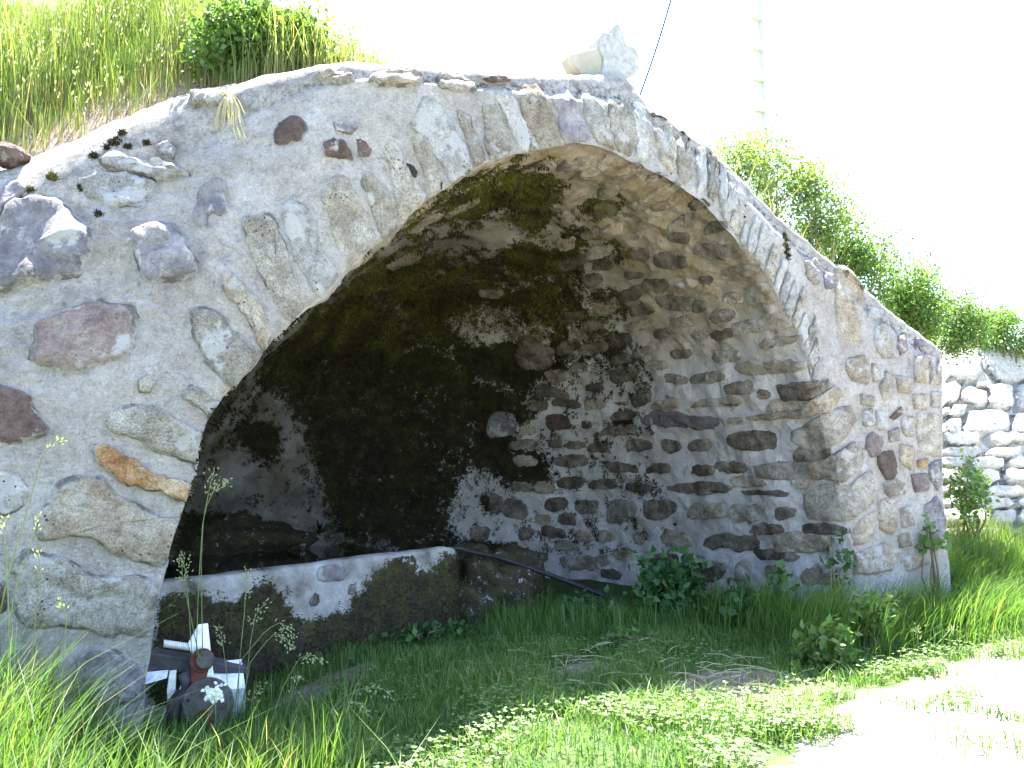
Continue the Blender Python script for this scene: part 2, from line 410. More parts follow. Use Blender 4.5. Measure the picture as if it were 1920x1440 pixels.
for tt in (.2, .4, .6, .8, 1.0):                             # rounded shoulder up to the crest
    p = bb*(1-tt)+cr_i*tt; bul = .25*math.sin(math.pi*tt)*gap*top_i[:, None]
    p = p+bul*np.array([0, -.5, .6]); p[:, 2] += (.012*vf(p, 14, 3)*top_i)
    parts_.append(p[:, None, :]); eds.append(.35*top_i[:, None].astype(float)); rgs.append(np.where(top_i & (p[:, 0] < .8), 1.0, .35)[:, None])
p = cr_i+np.array([0, .32, 0])-np.array([0, 0, .01])*top_i[:, None]; parts_.append(p[:, None, :]); eds.append(np.zeros((NI, 1))); rgs.append(np.full((NI, 1), .4))
V = np.concatenate(parts_, 1).reshape(-1, 3); edge = np.concatenate(eds, 1).ravel(); rough = np.concatenate(rgs, 1).ravel()
flatG = (A_+(B_-A_)*rr[None, :, None]).copy(); flatG[..., 1] = lean
NJ = NR+6
FQ = grid_quads(NI, NJ)
front_me = mesh_np('front_wall', V, FQ, None, {'edge': edge, 'rough': rough})
front = link('front_wall', front_me, M_MORTAR); place(front, NICHE)
FV = np.array(V)
# vault lining: barrel that closes as a rounded apse
Y0, LA = .95, 2.05
ss = np.r_[np.linspace(0, Y0, 56)[:-1], Y0+LA*np.sin(np.linspace(0, math.pi/2, 96))]
NS = len(ss); cxm = (XL+XR)/2
VV = np.zeros((NI, NS, 3))
for j, s in enumerate(ss):
    eta = max(0, (s-Y0)/LA); k = (max(0, 1-eta**2.8))**(1/2.8)
    VV[:, j, 0] = cxm+(intr[:, 0]-cxm)*k; VV[:, j, 1] = s
    VV[:, j, 2] = np.where(intr[:, 2] > 0, intr[:, 2]*k, intr[:, 2])
base_VV = VV.copy()
du = np.gradient(VV, axis=0); dv = np.gradient(VV, axis=1)
nn = np.cross(du, dv); ln = np.linalg.norm(nn, axis=2, keepdims=True); nn = nn/np.maximum(ln, 1e-9)
cen = np.array([cxm, 1.0, .9]); sg = np.sign(((cen-VV)*nn).sum(2, keepdims=True)); nn = nn*np.where(sg == 0, 1, sg)
bv_ = VV.reshape(-1, 3)
dd = (.026*vf(bv_, 4, 3)+.014*vf(bv_+13, 11, 3)+.005*vf(bv_+31, 34, 2)).reshape(NI, NS)*np.minimum(1, ss/.07)[None, :]
VV = VV+nn*dd[..., None]
VV[:, 0] = FV.reshape(NI, NJ, 3)[:, 0]                       # share the arris with the front
vv = VV.reshape(-1, 3)
P2 = to_px_np(base_VV.reshape(-1, 3))
MOSS = [  # (outline in the photograph, strength)
    ([(770, 420), (830, 355), (900, 318), (985, 300), (1035, 318), (1062, 350), (1058, 395), (1030, 420), (1005, 445), (960, 438), (935, 405), (880, 415), (800, 440), (740, 460), (700, 470)], .66),
    ([(590, 590), (640, 530), (710, 480), (800, 462), (870, 470), (960, 462), (1020, 480), (1070, 492), (1130, 520), (1175, 560), (1205, 598), (1165, 600), (1110, 592), (1060, 590), (1010, 600), (960, 570), (900, 560), (850, 580), (830, 640), (760, 640), (700, 640), (560, 650)], .60),
    ([(470, 720), (530, 640), (600, 590), (700, 590), (780, 650), (850, 690), (890, 730), (930, 770), (960, 810), (945, 835), (1015, 850), (1045, 890), (1005, 925), (940, 895), (890, 880), (860, 905), (835, 960), (880, 1010), (905, 1030), (860, 1060), (640, 1020), (612, 960), (585, 880), (560, 800), (520, 740)], .76),
    ([(1035, 610), (1100, 608), (1150, 622), (1190, 640), (1212, 680), (1238, 735), (1262, 768), (1235, 755), (1200, 722), (1160, 695), (1100, 700), (1060, 680), (1045, 645)], .58),
    ([(1140, 795), (1150, 770), (1170, 760), (1190, 785), (1185, 805), (1160, 812)], .8),
    ([(440, 800), (470, 785), (510, 790), (530, 820), (525, 850), (495, 862), (455, 845)], .9),
    ([(880, 1015), (960, 1018), (990, 1050), (1012, 1090), (1020, 1120), (900, 1120)], .9),
    ([(1080, 385), (1120, 372), (1165, 378), (1160, 405), (1110, 412), (1085, 405)], .7),
    ([(1050, 425), (1105, 420), (1110, 455), (1080, 470), (1050, 455)], .65),
    ([(930, 470), (980, 455), (1090, 465), (1095, 500), (1000, 505)], .6),
    ([(840, 655), (960, 640), (1050, 680), (1060, 700), (960, 720), (890, 700)], .45),
    ([(300, 1000), (340, 960), (480, 960), (520, 1020), (300, 1040)], .9),
    ([(300, 900), (380, 740), (440, 700), (470, 720), (430, 760), (380, 830), (345, 960)], .55),
    ([(890, 930), (930, 920), (945, 960), (915, 975)], .8), ([(975, 985), (1000, 985), (1000, 1012), (980, 1015)], .7),
    ([(760, 560), (900, 540), (1060, 570), (1070, 700), (1000, 790), (940, 800), (880, 740), (800, 680)], .40),
    ([(900, 720), (1000, 720), (1060, 800), (1040, 900), (960, 930), (900, 880)], .22),
    ([(1085, 480), (1120, 450), (1180, 470), (1215, 480), (1190, 500), (1120, 500)], .4),
]
moss = np.zeros(len(vv))
for poly, s_ in MOSS:
    offs = [(0, 0)]+[(R_*math.cos(q*1.047+R_), R_*math.sin(q*1.047+R_)) for R_ in ((8, 16) if len(poly) < 12 else (14, 32)) for q in range(6)]
    for ddx, ddy in offs: moss += np.where(inpoly(P2[:, 0]+ddx, P2[:, 1]+ddy, poly), s_/13, 0)
moss = np.minimum(moss, 1.0)
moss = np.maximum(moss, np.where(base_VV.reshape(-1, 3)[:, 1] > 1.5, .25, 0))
tan = smooth(1.25, 1.85, vv[:, 2])*.9*(1-.6*smooth(.9, 1.6, vv[:, 1]))  # ochre towards the crown: dirt plus warm bounce off the grass, painted in
damp_shade = smooth(1.0, 2.0, vv[:, 1])*.95*(1-smooth(1.9, 2.7, vv[:, 0]))  # back of the niche painted darker: damp stain plus the shade of its depth
vault_me = mesh_np('vault_lining', vv, grid_quads(NI, NS), None, {'moss': moss, 'tan': tan, 'damp_shade': damp_shade})
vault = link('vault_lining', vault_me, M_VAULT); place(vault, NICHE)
# end of the wall on the right
ev = []
er = np.array([FV[i*NJ+NJ-2] for i in range(n1+n2-1, NI)])
for p in er: ev += [tuple(p), (p[0]-.02, .75, p[2])]
m_ = len(er); eme = mesh_np('end_face', ev, [(2*i, 2*i+1, 2*i+3, 2*i+2) for i in range(m_-1)], None, {'edge': np.zeros(2*m_), 'rough': np.zeros(2*m_)})
place(link('end_face', eme, M_MORTAR), NICHE)

# ray targets: displaced sheet for places, smooth sheet for directions
FV_flat = FV.copy().reshape(NI, NJ, 3)
allV = [Vector(p) for p in FV]+[Vector(p) for p in vv]
off = len(FV); VQ = grid_quads(NI, NS)
polys = [tuple(int(a) for a in q) for q in FQ]+[tuple(int(a)+off for a in q) for q in VQ]
BVH = BVHTree.FromPolygons(allV, polys)
sV = FV.reshape(NI, NJ, 3).copy(); sV[:, :NR] = flatG
sBVH = BVHTree.FromPolygons([Vector(p) for p in sV.reshape(-1, 3)]+[Vector(p) for p in base_VV.reshape(-1, 3)], polys)
def cast(px, py, b=None):
    d = ray(px, py); h = (b or BVH).ray_cast(C, d)
    if h[0] is None: return None
    n = h[1]
    return h[0], (n if n.dot(d) < 0 else -n)

def ell(cx, cy, w, h, ang=0, n=22):
    a = math.radians(ang); P = []; e = 2/2.9; ph = random.random()*6.28; k1, k2 = random.uniform(.04, .12), random.uniform(.03, .09)
    for i in range(n):
        t = 2*math.pi*i/n; c, s = math.cos(t), math.sin(t)
        rr_ = 1+k1*math.sin(2*t+ph)+k2*math.sin(3*t+ph*2.3)
        x = math.copysign(abs(c)**e, c)*w/2*rr_; y = math.copysign(abs(s)**e, s)*h/2*rr_
        P.append((cx+x*math.cos(a)-y*math.sin(a), cy+x*math.sin(a)+y*math.cos(a)))
    return P
NSTONE = [0]
ARP = to_px_np(intr)
ARL = [(float(p[0]), float(p[1])) for p in ARP[::5]]
ARE = [(*ARL[i], *ARL[(i+1) % len(ARL)]) for i in range(len(ARL))]
def opening(x, y):
    c = False
    for x0, y0, x1, y1 in ARE:
        if (y0 > y) != (y1 > y) and x < (x1-x0)*(y-y0)/(y1-y0)+x0: c = not c
    return c
def stone(poly, typ, proud=.010, parent=NICHE, name='stone', n=30, b=None, sb=None, jag=.05, lump=.006, far=.45, rk=1.0):
    P = np.array(poly+[poly[0]], float); R = resample(P, n*4+1)[:-1]
    for _ in range(3): R = .5*R+.25*(np.roll(R, 1, 0)+np.roll(R, -1, 0))
    R = R[::4]; c = R.mean(0)
    hc = cast(c[0], c[1], b)
    if hc is None: return None
    pc, _n = hc; ns = cast(c[0], c[1], sb or sBVH) if b is None else None
    nc = ns[1] if ns else _n
    onfront = b is None and name != 'quoin' and not opening(c[0], c[1])
    seed = random.random()*50; size = float(np.sqrt(((R-c)**2).sum(1).mean()))
    R = np.array([(x+size*jag*2.2*(noise.noise(Vector((x/size*2.2, y/size*2.2, seed)))+.6*noise.noise(Vector((x/size*5.5, y/size*5.5, seed+9)))),
                   y+size*jag*2.2*(noise.noise(Vector((x/size*2.2, y/size*2.2, seed+20)))+.6*noise.noise(Vector((x/size*5.5, y/size*5.5, seed+30))))) for x, y in R])
    jit = [1.0]*n
    prof = [(1.12, -.022, 1), (1.0, -.002, .95), (.95, .45, .75), (.86, .85, .5), (.70, 1.0, .2), (.45, 1.0, 0), (.2, 1.0, 0)]
    Vs = []
    def pt(x, y):
        h = cast(x, y, b); s2 = cast(x, y, sBVH) if b is None else None
        if onfront and opening(x, y):
            k = int(((ARP[:, 0]-x)**2+(ARP[:, 1]-y)**2).argmin()); q = Vector(intr[k]); return q, Vector((0, -1, 0))
        if b is None and name != 'quoin' and not onfront and not opening(x, y):
            k = int(((ARP[:, 0]-x)**2+(ARP[:, 1]-y)**2).argmin()); q = Vector(intr[k]); return q+Vector((0, .01, 0)), nc
        if h is None or (h[0]-pc).length > far:
            d = ray(x, y); den = d.dot(nc)
            if abs(den) < .05: return pc.copy(), nc
            q = C+d*((pc-C).dot(nc)/den)
            if (q-pc).length > far: q = pc+(q-pc).normalized()*far
            return q, nc
        nv = s2[1] if (s2 and (s2[0]-h[0]).length < .1) else (h[1] if b else nc)
        return h[0], (nv*.7+nc*.3).normalized()
    rim = [rv*rk-(1-rk)*.45 for _, _, rv in prof for _ in range(n)]+[0]
    for sc, of, _rv in prof:
        for i in range(n):
            x = c[0]+(R[i, 0]-c[0])*sc*jit[i]; y = c[1]+(R[i, 1]-c[1])*sc*jit[i]
            q, nv = pt(x, y)
            o_ = of if of < 0 else of*proud+(lump*(fbm((q.x+seed, q.y, q.z), 14, 3)+.35*fbm((q.x, q.y+seed, q.z), 50, 2)) if of > .1 else 0)
            Vs.append(q+nv*o_)
    q, nv = pt(c[0], c[1]); Vs.append(q+nv*(proud+lump*fbm((q.x+seed, q.y, q.z), 14, 3)))
    F = []
    for r in range(len(prof)-1):
        for i in range(n):
            i2 = (i+1) % n; F.append((r*n+i, r*n+i2, (r+1)*n+i2, (r+1)*n+i))
    r = len(prof)-1
    for i in range(n): F.append((r*n+i, r*n+(i+1) % n, len(Vs)-1))
    org = pc
    me = bpy.data.meshes.new(name); me.from_pydata([tuple(v-org) for v in Vs], [], F); me.update()
    at = me.attributes.new('rim', 'FLOAT', 'POINT'); at.data.foreach_set('value', rim)
    o = link(name, me, SM[typ]); o.location = org
    if parent: place(o, parent)
    NSTONE[0] += 1
    return o
def grow(p, k):
    c = np.mean(p, 0); return [tuple(c+(np.array(q)-c)*k) for q in p]
def Z(ox, oy, k, pts): return [(ox+x/k, oy+y/k) for x, y in pts]
z1 = lambda *p: Z(0, 240, 3.0, p)
z2 = lambda *p: Z(0, 660, 2.482, p)
z4 = lambda *p: Z(400, 100, 2.88, p)
z5 = lambda *p: Z(900, 20, 2.88, p)
z6 = lambda *p: Z(1100, 440, 2.571, p)
z7 = lambda *p: Z(1000, 700, 2.667, p)
z8 = lambda *p: Z(1500, 560, 2.117, p)
LEFT = [
 ('p', z1((0, 640), (60, 440), (180, 400), (330, 420), (450, 520), (520, 640), (510, 760), (440, 840), (300, 860), (130, 890), (0, 960), (-90, 900), (-90, 720)), .03),
 ('p', z1((740, 600), (830, 550), (900, 520), (1000, 550), (1060, 650), (1110, 740), (1100, 810), (1000, 860), (900, 860), (800, 850), (770, 750)), .03),
 ('m', z1((180, 1100), (300, 1060), (430, 1010), (560, 1000), (690, 990), (760, 1020), (765, 1180), (730, 1290), (600, 1330), (500, 1360), (400, 1380), (270, 1350), (150, 1300), (190, 1200)), .016),
 ('p', z1((1110, 370), (1160, 320), (1210, 285), (1260, 310), (1275, 400), (1270, 470), (1230, 500), (1180, 480), (1160, 570), (1110, 560), (1075, 490), (1110, 440)), .012),
 ('g', z1((1350, 520), (1420, 480), (1520, 485), (1565, 560), (1620, 700), (1660, 850), (1700, 1000), (1680, 1080), (1590, 1060), (1500, 890), (1410, 720), (1380, 610)), .010),
 ('t', z1((1245, 820), (1310, 800), (1380, 900), (1450, 980), (1500, 1080), (1540, 1180), (1500, 1260), (1450, 1200), (1400, 1090), (1330, 1000), (1270, 950)), .012),
 ('g', [(355, 580), (380, 573), (415, 592), (435, 618), (470, 645), (497, 670), (485, 695), (462, 720), (440, 733), (415, 710), (385, 680), (365, 630)], .014),
 ('g', z2((850, 170), (890, 155), (950, 190), (1030, 235), (1010, 300), (985, 325), (955, 290), (900, 240), (860, 220)), .012),
 ('g', z2((480, 300), (560, 260), (640, 240), (720, 250), (790, 290), (870, 340), (960, 385), (958, 450), (920, 540), (850, 510), (760, 480), (680, 430), (580, 390), (510, 360)), .016),
 ('o', z2((425, 440), (500, 435), (560, 470), (640, 510), (700, 560), (790, 590), (860, 600), (905, 640), (898, 700), (830, 690), (750, 650), (680, 640), (590, 620), (520, 570), (470, 530)), .018),
 ('t', z2((180, 760), (270, 640), (330, 580), (420, 580), (500, 610), (570, 670), (650, 720), (740, 760), (850, 780), (840, 840), (810, 930), (760, 1000), (680, 980), (600, 970), (500, 920), (420, 880), (300, 860), (180, 870)), .018),
 ('g', z2((70, 990), (130, 930), (200, 930), (270, 960), (360, 990), (420, 1040), (520, 1060), (620, 1040), (740, 1070), (730, 1180), (700, 1290), (640, 1320), (500, 1310), (340, 1290), (200, 1290), (100, 1250), (40, 1130)), .018),
 ('b', z2((-80, 170), (0, 160), (90, 170), (150, 220), (190, 310), (230, 350), (200, 390), (110, 420), (0, 420), (-80, 400)), .016),
 ('g', z2((640, 130), (690, 100), (720, 140), (700, 190), (650, 190)), .014),
 ('d', z2((-60, 1080), (0, 1080), (20, 1060), (50, 1120), (30, 1200), (-40, 1240)), .012),
 ('p', [(150, 1225), (200, 1215), (262, 1240), (268, 1310), (200, 1330), (140, 1300)], .014),
 ('w', z2((-60, 570), (0, 555), (100, 580), (135, 640), (90, 740), (0, 760), (-60, 700)), .010),
 ('w', z1((560, 190), (640, 145), (720, 180), (860, 190), (1000, 220), (1060, 270), (900, 300), (720, 260), (600, 230)), .022),
 ('p', z1((880, 110), (940, 70), (990, 120), (980, 180), (900, 160)), .014),
 ('w', z1((440, 290), (560, 250), (720, 262), (860, 310), (900, 360), (760, 440), (600, 440), (480, 380)), .02),
 ('p', z1((-100, 430), (30, 330), (120, 300), (160, 360), (60, 430), (-30, 520)), .012),
 ('b', z4((320, 440), (350, 370), (430, 340), (490, 360), (510, 420), (480, 470), (420, 490), (360, 510), (330, 490)), .010),
 ('b', z4((590, 480), (640, 460), (700, 470), (740, 520), (760, 580), (700, 570), (600, 560)), .010),
 ('b', z4((770, 460), (820, 470), (860, 530), (840, 560), (780, 565)), .010),
 ('p', z4((640, 370), (720, 360), (780, 400), (750, 440), (660, 420)), .008),
 ('t', z4((540, 130), (600, 105), (700, 112), (760, 150), (680, 172), (600, 170)), .02),
 ('t', z4((830, 150), (900, 112), (1050, 108), (1130, 122), (1120, 170), (1000, 182), (870, 182)), .02),
 ('g', z4((1200, 140), (1250, 115), (1330, 122), (1400, 170), (1420, 205), (1330, 212), (1230, 185)), .018),
 ('b', z4((1450, 145), (1500, 122), (1580, 135), (1610, 150), (1540, 170), (1480, 165)), .014),
 ('g', z4((-120, 230), (0, 215), (70, 205), (90, 245), (60, 290), (-20, 285), (-110, 300)), .02),
]
RING = [
 ('w', z4((370, 880), (440, 770), (490, 830), (540, 930), (590, 1030), (640, 1130), (682, 1205), (620, 1256), (560, 1300), (490, 1200), (440, 1090), (400, 980)), .008),
 ('g', z4((600, 690), (680, 660), (750, 700), (790, 790), (830, 900), (868, 985), (800, 1078), (745, 1145), (690, 1060), (640, 930), (600, 800)), .008),
 ('g', z4((800, 650), (860, 640), (900, 700), (960, 770), (998, 850), (980, 945), (905, 995), (870, 900), (840, 800), (810, 720)), .008),
 ('g', z4((915, 530), (960, 475), (1000, 520), (1050, 620), (1110, 720), (1148, 780), (1080, 855), (1012, 895), (985, 780), (960, 660)), .009),
 ('g', z4((1070, 460), (1110, 420), (1160, 490), (1200, 600), (1230, 680), (1180, 740), (1130, 640), (1090, 540)), .009),
 ('w', z4((1080, 400), (1160, 260), (1220, 310), (1290, 380), (1340, 480), (1388, 620), (1350, 665), (1285, 688), (1230, 600), (1180, 500)), .009),
 ('g', z4((1320, 330), (1380, 350), (1430, 460), (1460, 560), (1405, 588), (1370, 480)), .009),
 ('g', z4((1470, 300), (1540, 290), (1580, 400), (1600, 520), (1545, 570), (1490, 560), (1470, 430)), .010),
 ('w', z5((110, 490), (150, 440), (200, 520), (260, 640), (270, 700), (240, 760), (200, 720), (150, 600)), .010),
 ('t', z5((210, 440), (300, 410), (360, 500), (400, 600), (430, 695), (400, 735), (275, 745), (260, 650), (230, 560)), .010),
 ('p', z5((400, 480), (470, 440), (520, 500), (560, 600), (590, 680), (545, 715), (470, 715), (440, 620)), .010),
 ('w', z5((560, 450), (640, 500), (690, 570), (690, 630), (610, 640), (570, 560)), .009),
 ('g', z5((605, 620), (660, 620), (700, 680), (715, 745), (665, 735), (620, 690)), .009),
 ('g', z5((700, 480), (790, 520), (830, 600), (840, 700), (805, 770), (745, 740), (710, 620)), .010),
 ('w', z5((830, 500), (880, 540), (900, 660), (895, 790), (855, 785), (835, 650)), .010),
 ('g', z5((940, 600), (1000, 590), (1040, 680), (1050, 780), (1035, 860), (985, 820), (950, 690)), .012),
 ('g', z5((1060, 700), (1110, 680), (1130, 770), (1135, 890), (1105, 930), (1070, 870)), .012),
 ('w', z5((1165, 760), (1205, 755), (1218, 850), (1210, 960), (1180, 970)), .013),
 ('g', z5((1230, 790), (1268, 795), (1280, 900), (1262, 1020), (1232, 990)), .012),
 ('w', z5((1288, 825), (1320, 850), (1332, 960), (1312, 1075), (1290, 1020)), .012),
 ('w', z5((1340, 880), (1400, 930), (1420, 1010), (1400, 1080), (1350, 1060)), .012),
]
PIER = [
 ('g', z6((1050, 130), (1100, 110), (1125, 160), (1120, 230), (1090, 240), (1060, 200))), ('p', z6((1140, 180), (1180, 190), (1180, 260), (1150, 260))),
 ('t', z6((1210, 180), (1260, 180), (1310, 230), (1330, 300), (1320, 420), (1300, 510), (1250, 500), (1210, 400), (1200, 290))),
 ('w', z6((1350, 340), (1420, 370), (1400, 405), (1355, 400))), ('g', z6((1390, 450), (1430, 430), (1470, 520), (1470, 590), (1420, 590), (1390, 530))),
 ('m', z6((1500, 490), (1530, 480), (1540, 560), (1510, 580), (1495, 540))), ('p', z6((1580, 500), (1620, 505), (1625, 540), (1580, 540))),
 ('t', z6((1260, 600), (1330, 580), (1360, 640), (1350, 720), (1280, 700), (1250, 650))), ('g', z6((1370, 620), (1420, 640), (1420, 700), (1380, 710))),
 ('g', z6((1440, 660), (1480, 680), (1470, 780), (1430, 800), (1410, 740))), ('t', z6((1490, 680), (1550, 690), (1560, 760), (1500, 760))),
 ('t', z6((1580, 590), (1640, 580), (1640, 710), (1580, 710))), ('g', z6((1650, 590), (1703, 600), (1705, 720), (1655, 715))),
 ('g', z6((1320, 770), (1380, 780), (1380, 830), (1320, 820))), ('g', z6((1330, 850), (1370, 840), (1380, 920), (1330, 920))),
 ('w', z6((1395, 850), (1440, 850), (1440, 940), (1400, 940))), ('b', z6((1460, 880), (1510, 830), (1522, 860), (1480, 892))),
 ('t', z6((1570, 770), (1640, 770), (1635, 840), (1580, 840))), ('g', z6((1660, 760), (1705, 760), (1703, 830), (1660, 830))),
 ('g', z6((1520, 880), (1575, 880), (1570, 970), (1540, 975), (1515, 930))), ('g', z6((1590, 870), (1695, 870), (1703, 1000), (1690, 1065), (1610, 1050), (1590, 960))),
 ('m', z6((1350, 970), (1380, 955), (1425, 990), (1410, 1060), (1370, 1070), (1345, 1030))), ('b', z6((1400, 1060), (1470, 1040), (1490, 1110), (1480, 1170), (1440, 1180), (1405, 1110))),
 ('g', z6((1450, 950), (1500, 930), (1500, 990), (1460, 1000))), ('t', z6((1510, 1010), (1570, 1020), (1580, 1080), (1560, 1130), (1510, 1090))),
 ('o', z6((1590, 1090), (1640, 1080), (1640, 1120), (1595, 1120))), ('p', z6((1650, 1110), (1703, 1085), (1705, 1200), (1690, 1230), (1650, 1170))),
 ('g', z6((1430, 1200), (1480, 1175), (1530, 1200), (1530, 1250), (1450, 1260))), ('m', z6((1560, 1160), (1640, 1150), (1640, 1230), (1580, 1240))),
 ('t', z6((1410, 1290), (1480, 1270), (1500, 1360), (1480, 1440), (1410, 1420))), ('g', z6((1510, 1320), (1570, 1310), (1575, 1400), (1520, 1410))),
 ('p', z6((1630, 1310), (1690, 1260), (1712, 1330), (1712, 1430), (1640, 1430))),
 ('t', z8((200, 1020), (340, 970), (390, 1010), (360, 1080), (230, 1090))), ('t', z8((390, 940), (430, 930), (440, 980), (395, 990))),
 ('t', z8((410, 1030), (470, 1010), (480, 1060), (420, 1080))), ('p', z8((500, 880), (565, 850), (575, 960), (530, 1000))),
 ('t', z8((120, 1080), (190, 1060), (200, 1130), (130, 1150))),
]
QUOIN = [
 ('g', z7((1290, 290), (1360, 260), (1480, 180), (1580, 160), (1610, 230), (1570, 310), (1490, 370), (1430, 395), (1350, 380), (1300, 350))),
 ('g', z7((1110, 460), (1250, 440), (1420, 430), (1530, 390), (1580, 340), (1640, 335), (1650, 430), (1600, 510), (1550, 540), (1400, 535), (1230, 535), (1130, 510))),
 ('g', z7((1370, 560), (1530, 550), (1580, 560), (1640, 500), (1690, 480), (1715, 570), (1700, 650), (1620, 710), (1560, 740), (1370, 720), (1350, 640))),
 ('t', z7((1590, 790), (1640, 730), (1700, 690), (1705, 790), (1650, 850), (1600, 860))),
 ('t', z7((1070, 215), (1200, 190), (1350, 180), (1440, 150), (1490, 65), (1520, 55), (1548, 110), (1500, 180), (1430, 210), (1300, 215), (1110, 235))),
 ('d', z7((1220, 60), (1340, 45), (1420, 30), (1450, 70), (1470, 20), (1480, 50), (1450, 110), (1400, 130), (1250, 140))),
 ('t', z7((1200, 810), (1300, 795), (1460, 800), (1500, 850), (1470, 890), (1340, 900), (1210, 890))),
]
k7 = 2.667
def e7(cx, cy, w_, h_, a=0): return (1000+cx/k7, 700+cy/k7, w_/k7, h_/k7, a)
def e6(cx, cy, w_, h_, a=0): return (1100+cx/2.571, 440+cy/2.571, w_/2.571, h_/2.571, a)
def e9(cx, cy, w_, h_, a=0): return (700+cx/k7, 280+cy/k7, w_/k7, h_/k7, a)
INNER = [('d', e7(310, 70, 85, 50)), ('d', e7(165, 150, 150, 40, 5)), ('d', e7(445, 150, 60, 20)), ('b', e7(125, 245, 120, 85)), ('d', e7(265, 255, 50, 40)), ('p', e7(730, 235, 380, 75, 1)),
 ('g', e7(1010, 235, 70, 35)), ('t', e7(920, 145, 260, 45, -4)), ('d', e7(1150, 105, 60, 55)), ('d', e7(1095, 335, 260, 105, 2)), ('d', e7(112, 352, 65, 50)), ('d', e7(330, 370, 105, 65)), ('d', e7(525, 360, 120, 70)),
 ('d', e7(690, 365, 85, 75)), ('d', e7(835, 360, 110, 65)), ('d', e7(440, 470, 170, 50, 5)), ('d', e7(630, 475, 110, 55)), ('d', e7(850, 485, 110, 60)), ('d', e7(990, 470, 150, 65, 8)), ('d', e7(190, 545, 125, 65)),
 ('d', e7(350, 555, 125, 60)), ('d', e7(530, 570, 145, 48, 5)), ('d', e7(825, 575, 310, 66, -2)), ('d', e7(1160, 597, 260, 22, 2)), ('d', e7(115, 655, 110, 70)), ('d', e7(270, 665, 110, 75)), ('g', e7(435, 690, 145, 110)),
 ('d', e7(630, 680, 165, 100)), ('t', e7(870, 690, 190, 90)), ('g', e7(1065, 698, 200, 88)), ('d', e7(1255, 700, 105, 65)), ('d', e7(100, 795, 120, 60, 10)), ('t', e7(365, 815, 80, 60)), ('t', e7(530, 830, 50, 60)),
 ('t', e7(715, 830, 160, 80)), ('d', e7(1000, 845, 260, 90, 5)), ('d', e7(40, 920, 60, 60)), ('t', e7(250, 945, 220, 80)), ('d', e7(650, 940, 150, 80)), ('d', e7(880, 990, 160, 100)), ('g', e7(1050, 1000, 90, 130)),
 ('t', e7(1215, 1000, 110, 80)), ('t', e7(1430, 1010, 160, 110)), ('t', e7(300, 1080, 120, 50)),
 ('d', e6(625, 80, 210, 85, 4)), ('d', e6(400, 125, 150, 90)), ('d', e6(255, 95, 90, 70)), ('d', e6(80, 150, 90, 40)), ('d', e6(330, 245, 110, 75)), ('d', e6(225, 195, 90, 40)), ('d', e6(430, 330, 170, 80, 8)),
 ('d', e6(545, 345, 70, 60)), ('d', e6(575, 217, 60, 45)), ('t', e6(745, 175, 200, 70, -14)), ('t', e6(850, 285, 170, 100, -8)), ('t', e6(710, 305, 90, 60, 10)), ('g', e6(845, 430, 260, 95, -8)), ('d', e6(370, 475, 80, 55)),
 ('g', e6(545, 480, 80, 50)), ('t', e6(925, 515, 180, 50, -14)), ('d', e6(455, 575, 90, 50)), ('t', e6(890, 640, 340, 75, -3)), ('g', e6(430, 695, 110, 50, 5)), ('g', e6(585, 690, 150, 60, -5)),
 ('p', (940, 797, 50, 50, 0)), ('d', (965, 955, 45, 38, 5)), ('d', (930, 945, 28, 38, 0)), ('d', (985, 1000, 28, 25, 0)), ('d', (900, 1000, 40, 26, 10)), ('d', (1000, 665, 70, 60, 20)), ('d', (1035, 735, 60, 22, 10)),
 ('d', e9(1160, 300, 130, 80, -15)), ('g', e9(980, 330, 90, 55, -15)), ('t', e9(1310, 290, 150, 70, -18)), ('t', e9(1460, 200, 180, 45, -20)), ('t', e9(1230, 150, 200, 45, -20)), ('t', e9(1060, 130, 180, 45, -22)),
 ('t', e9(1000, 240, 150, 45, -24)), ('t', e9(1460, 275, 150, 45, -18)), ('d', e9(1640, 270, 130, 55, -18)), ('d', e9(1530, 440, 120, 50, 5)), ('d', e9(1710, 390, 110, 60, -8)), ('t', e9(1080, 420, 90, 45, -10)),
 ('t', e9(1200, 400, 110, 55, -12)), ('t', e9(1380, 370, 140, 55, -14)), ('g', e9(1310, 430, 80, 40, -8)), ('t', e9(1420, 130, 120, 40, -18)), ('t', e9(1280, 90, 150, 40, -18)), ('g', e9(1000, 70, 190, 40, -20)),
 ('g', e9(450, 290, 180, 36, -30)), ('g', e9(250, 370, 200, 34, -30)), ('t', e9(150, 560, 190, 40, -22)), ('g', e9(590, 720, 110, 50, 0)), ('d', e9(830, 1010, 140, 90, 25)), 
]
for ty, poly, pr in LEFT: stone(grow(poly, 1.06), ty, pr*1.45, n=40, lump=.014)
SEG = [(1352, 404), (1376, 434), (1392, 463), (1428, 504), (1460, 557), (1478, 596), (1497, 627), (1512, 673), (1522, 712), (1533, 743)]
seg = resample(np.array(SEG, float), 200); pos_ = 0; rg = random.Random(21)
while pos_ < 185:
    w_ = rg.uniform(10, 17); i0, i1 = int(pos_+1), min(int(pos_+w_-1.5), 199); L_ = rg.uniform(46, 78)*(1.0-.12*pos_/200)
    a_, b_ = seg[i0], seg[i1]; t_ = (b_-a_)/np.linalg.norm(b_-a_); up_ = np.array([t_[1], -t_[0]])*.30+np.array([.10, -1.0]); up_ /= np.linalg.norm(up_)
    l1, l2 = L_*rg.uniform(.8, 1.05), L_*rg.uniform(.8, 1.05)
    RING.append((rg.choice('wwgwg'), [tuple(a_), tuple(a_+up_*l1*.5-t_), tuple(a_+up_*l1+t_*2), tuple(b_+up_*l2-t_*2), tuple(b_+up_*l2*.5+t_), tuple(b_)], .011)); pos_ += w_
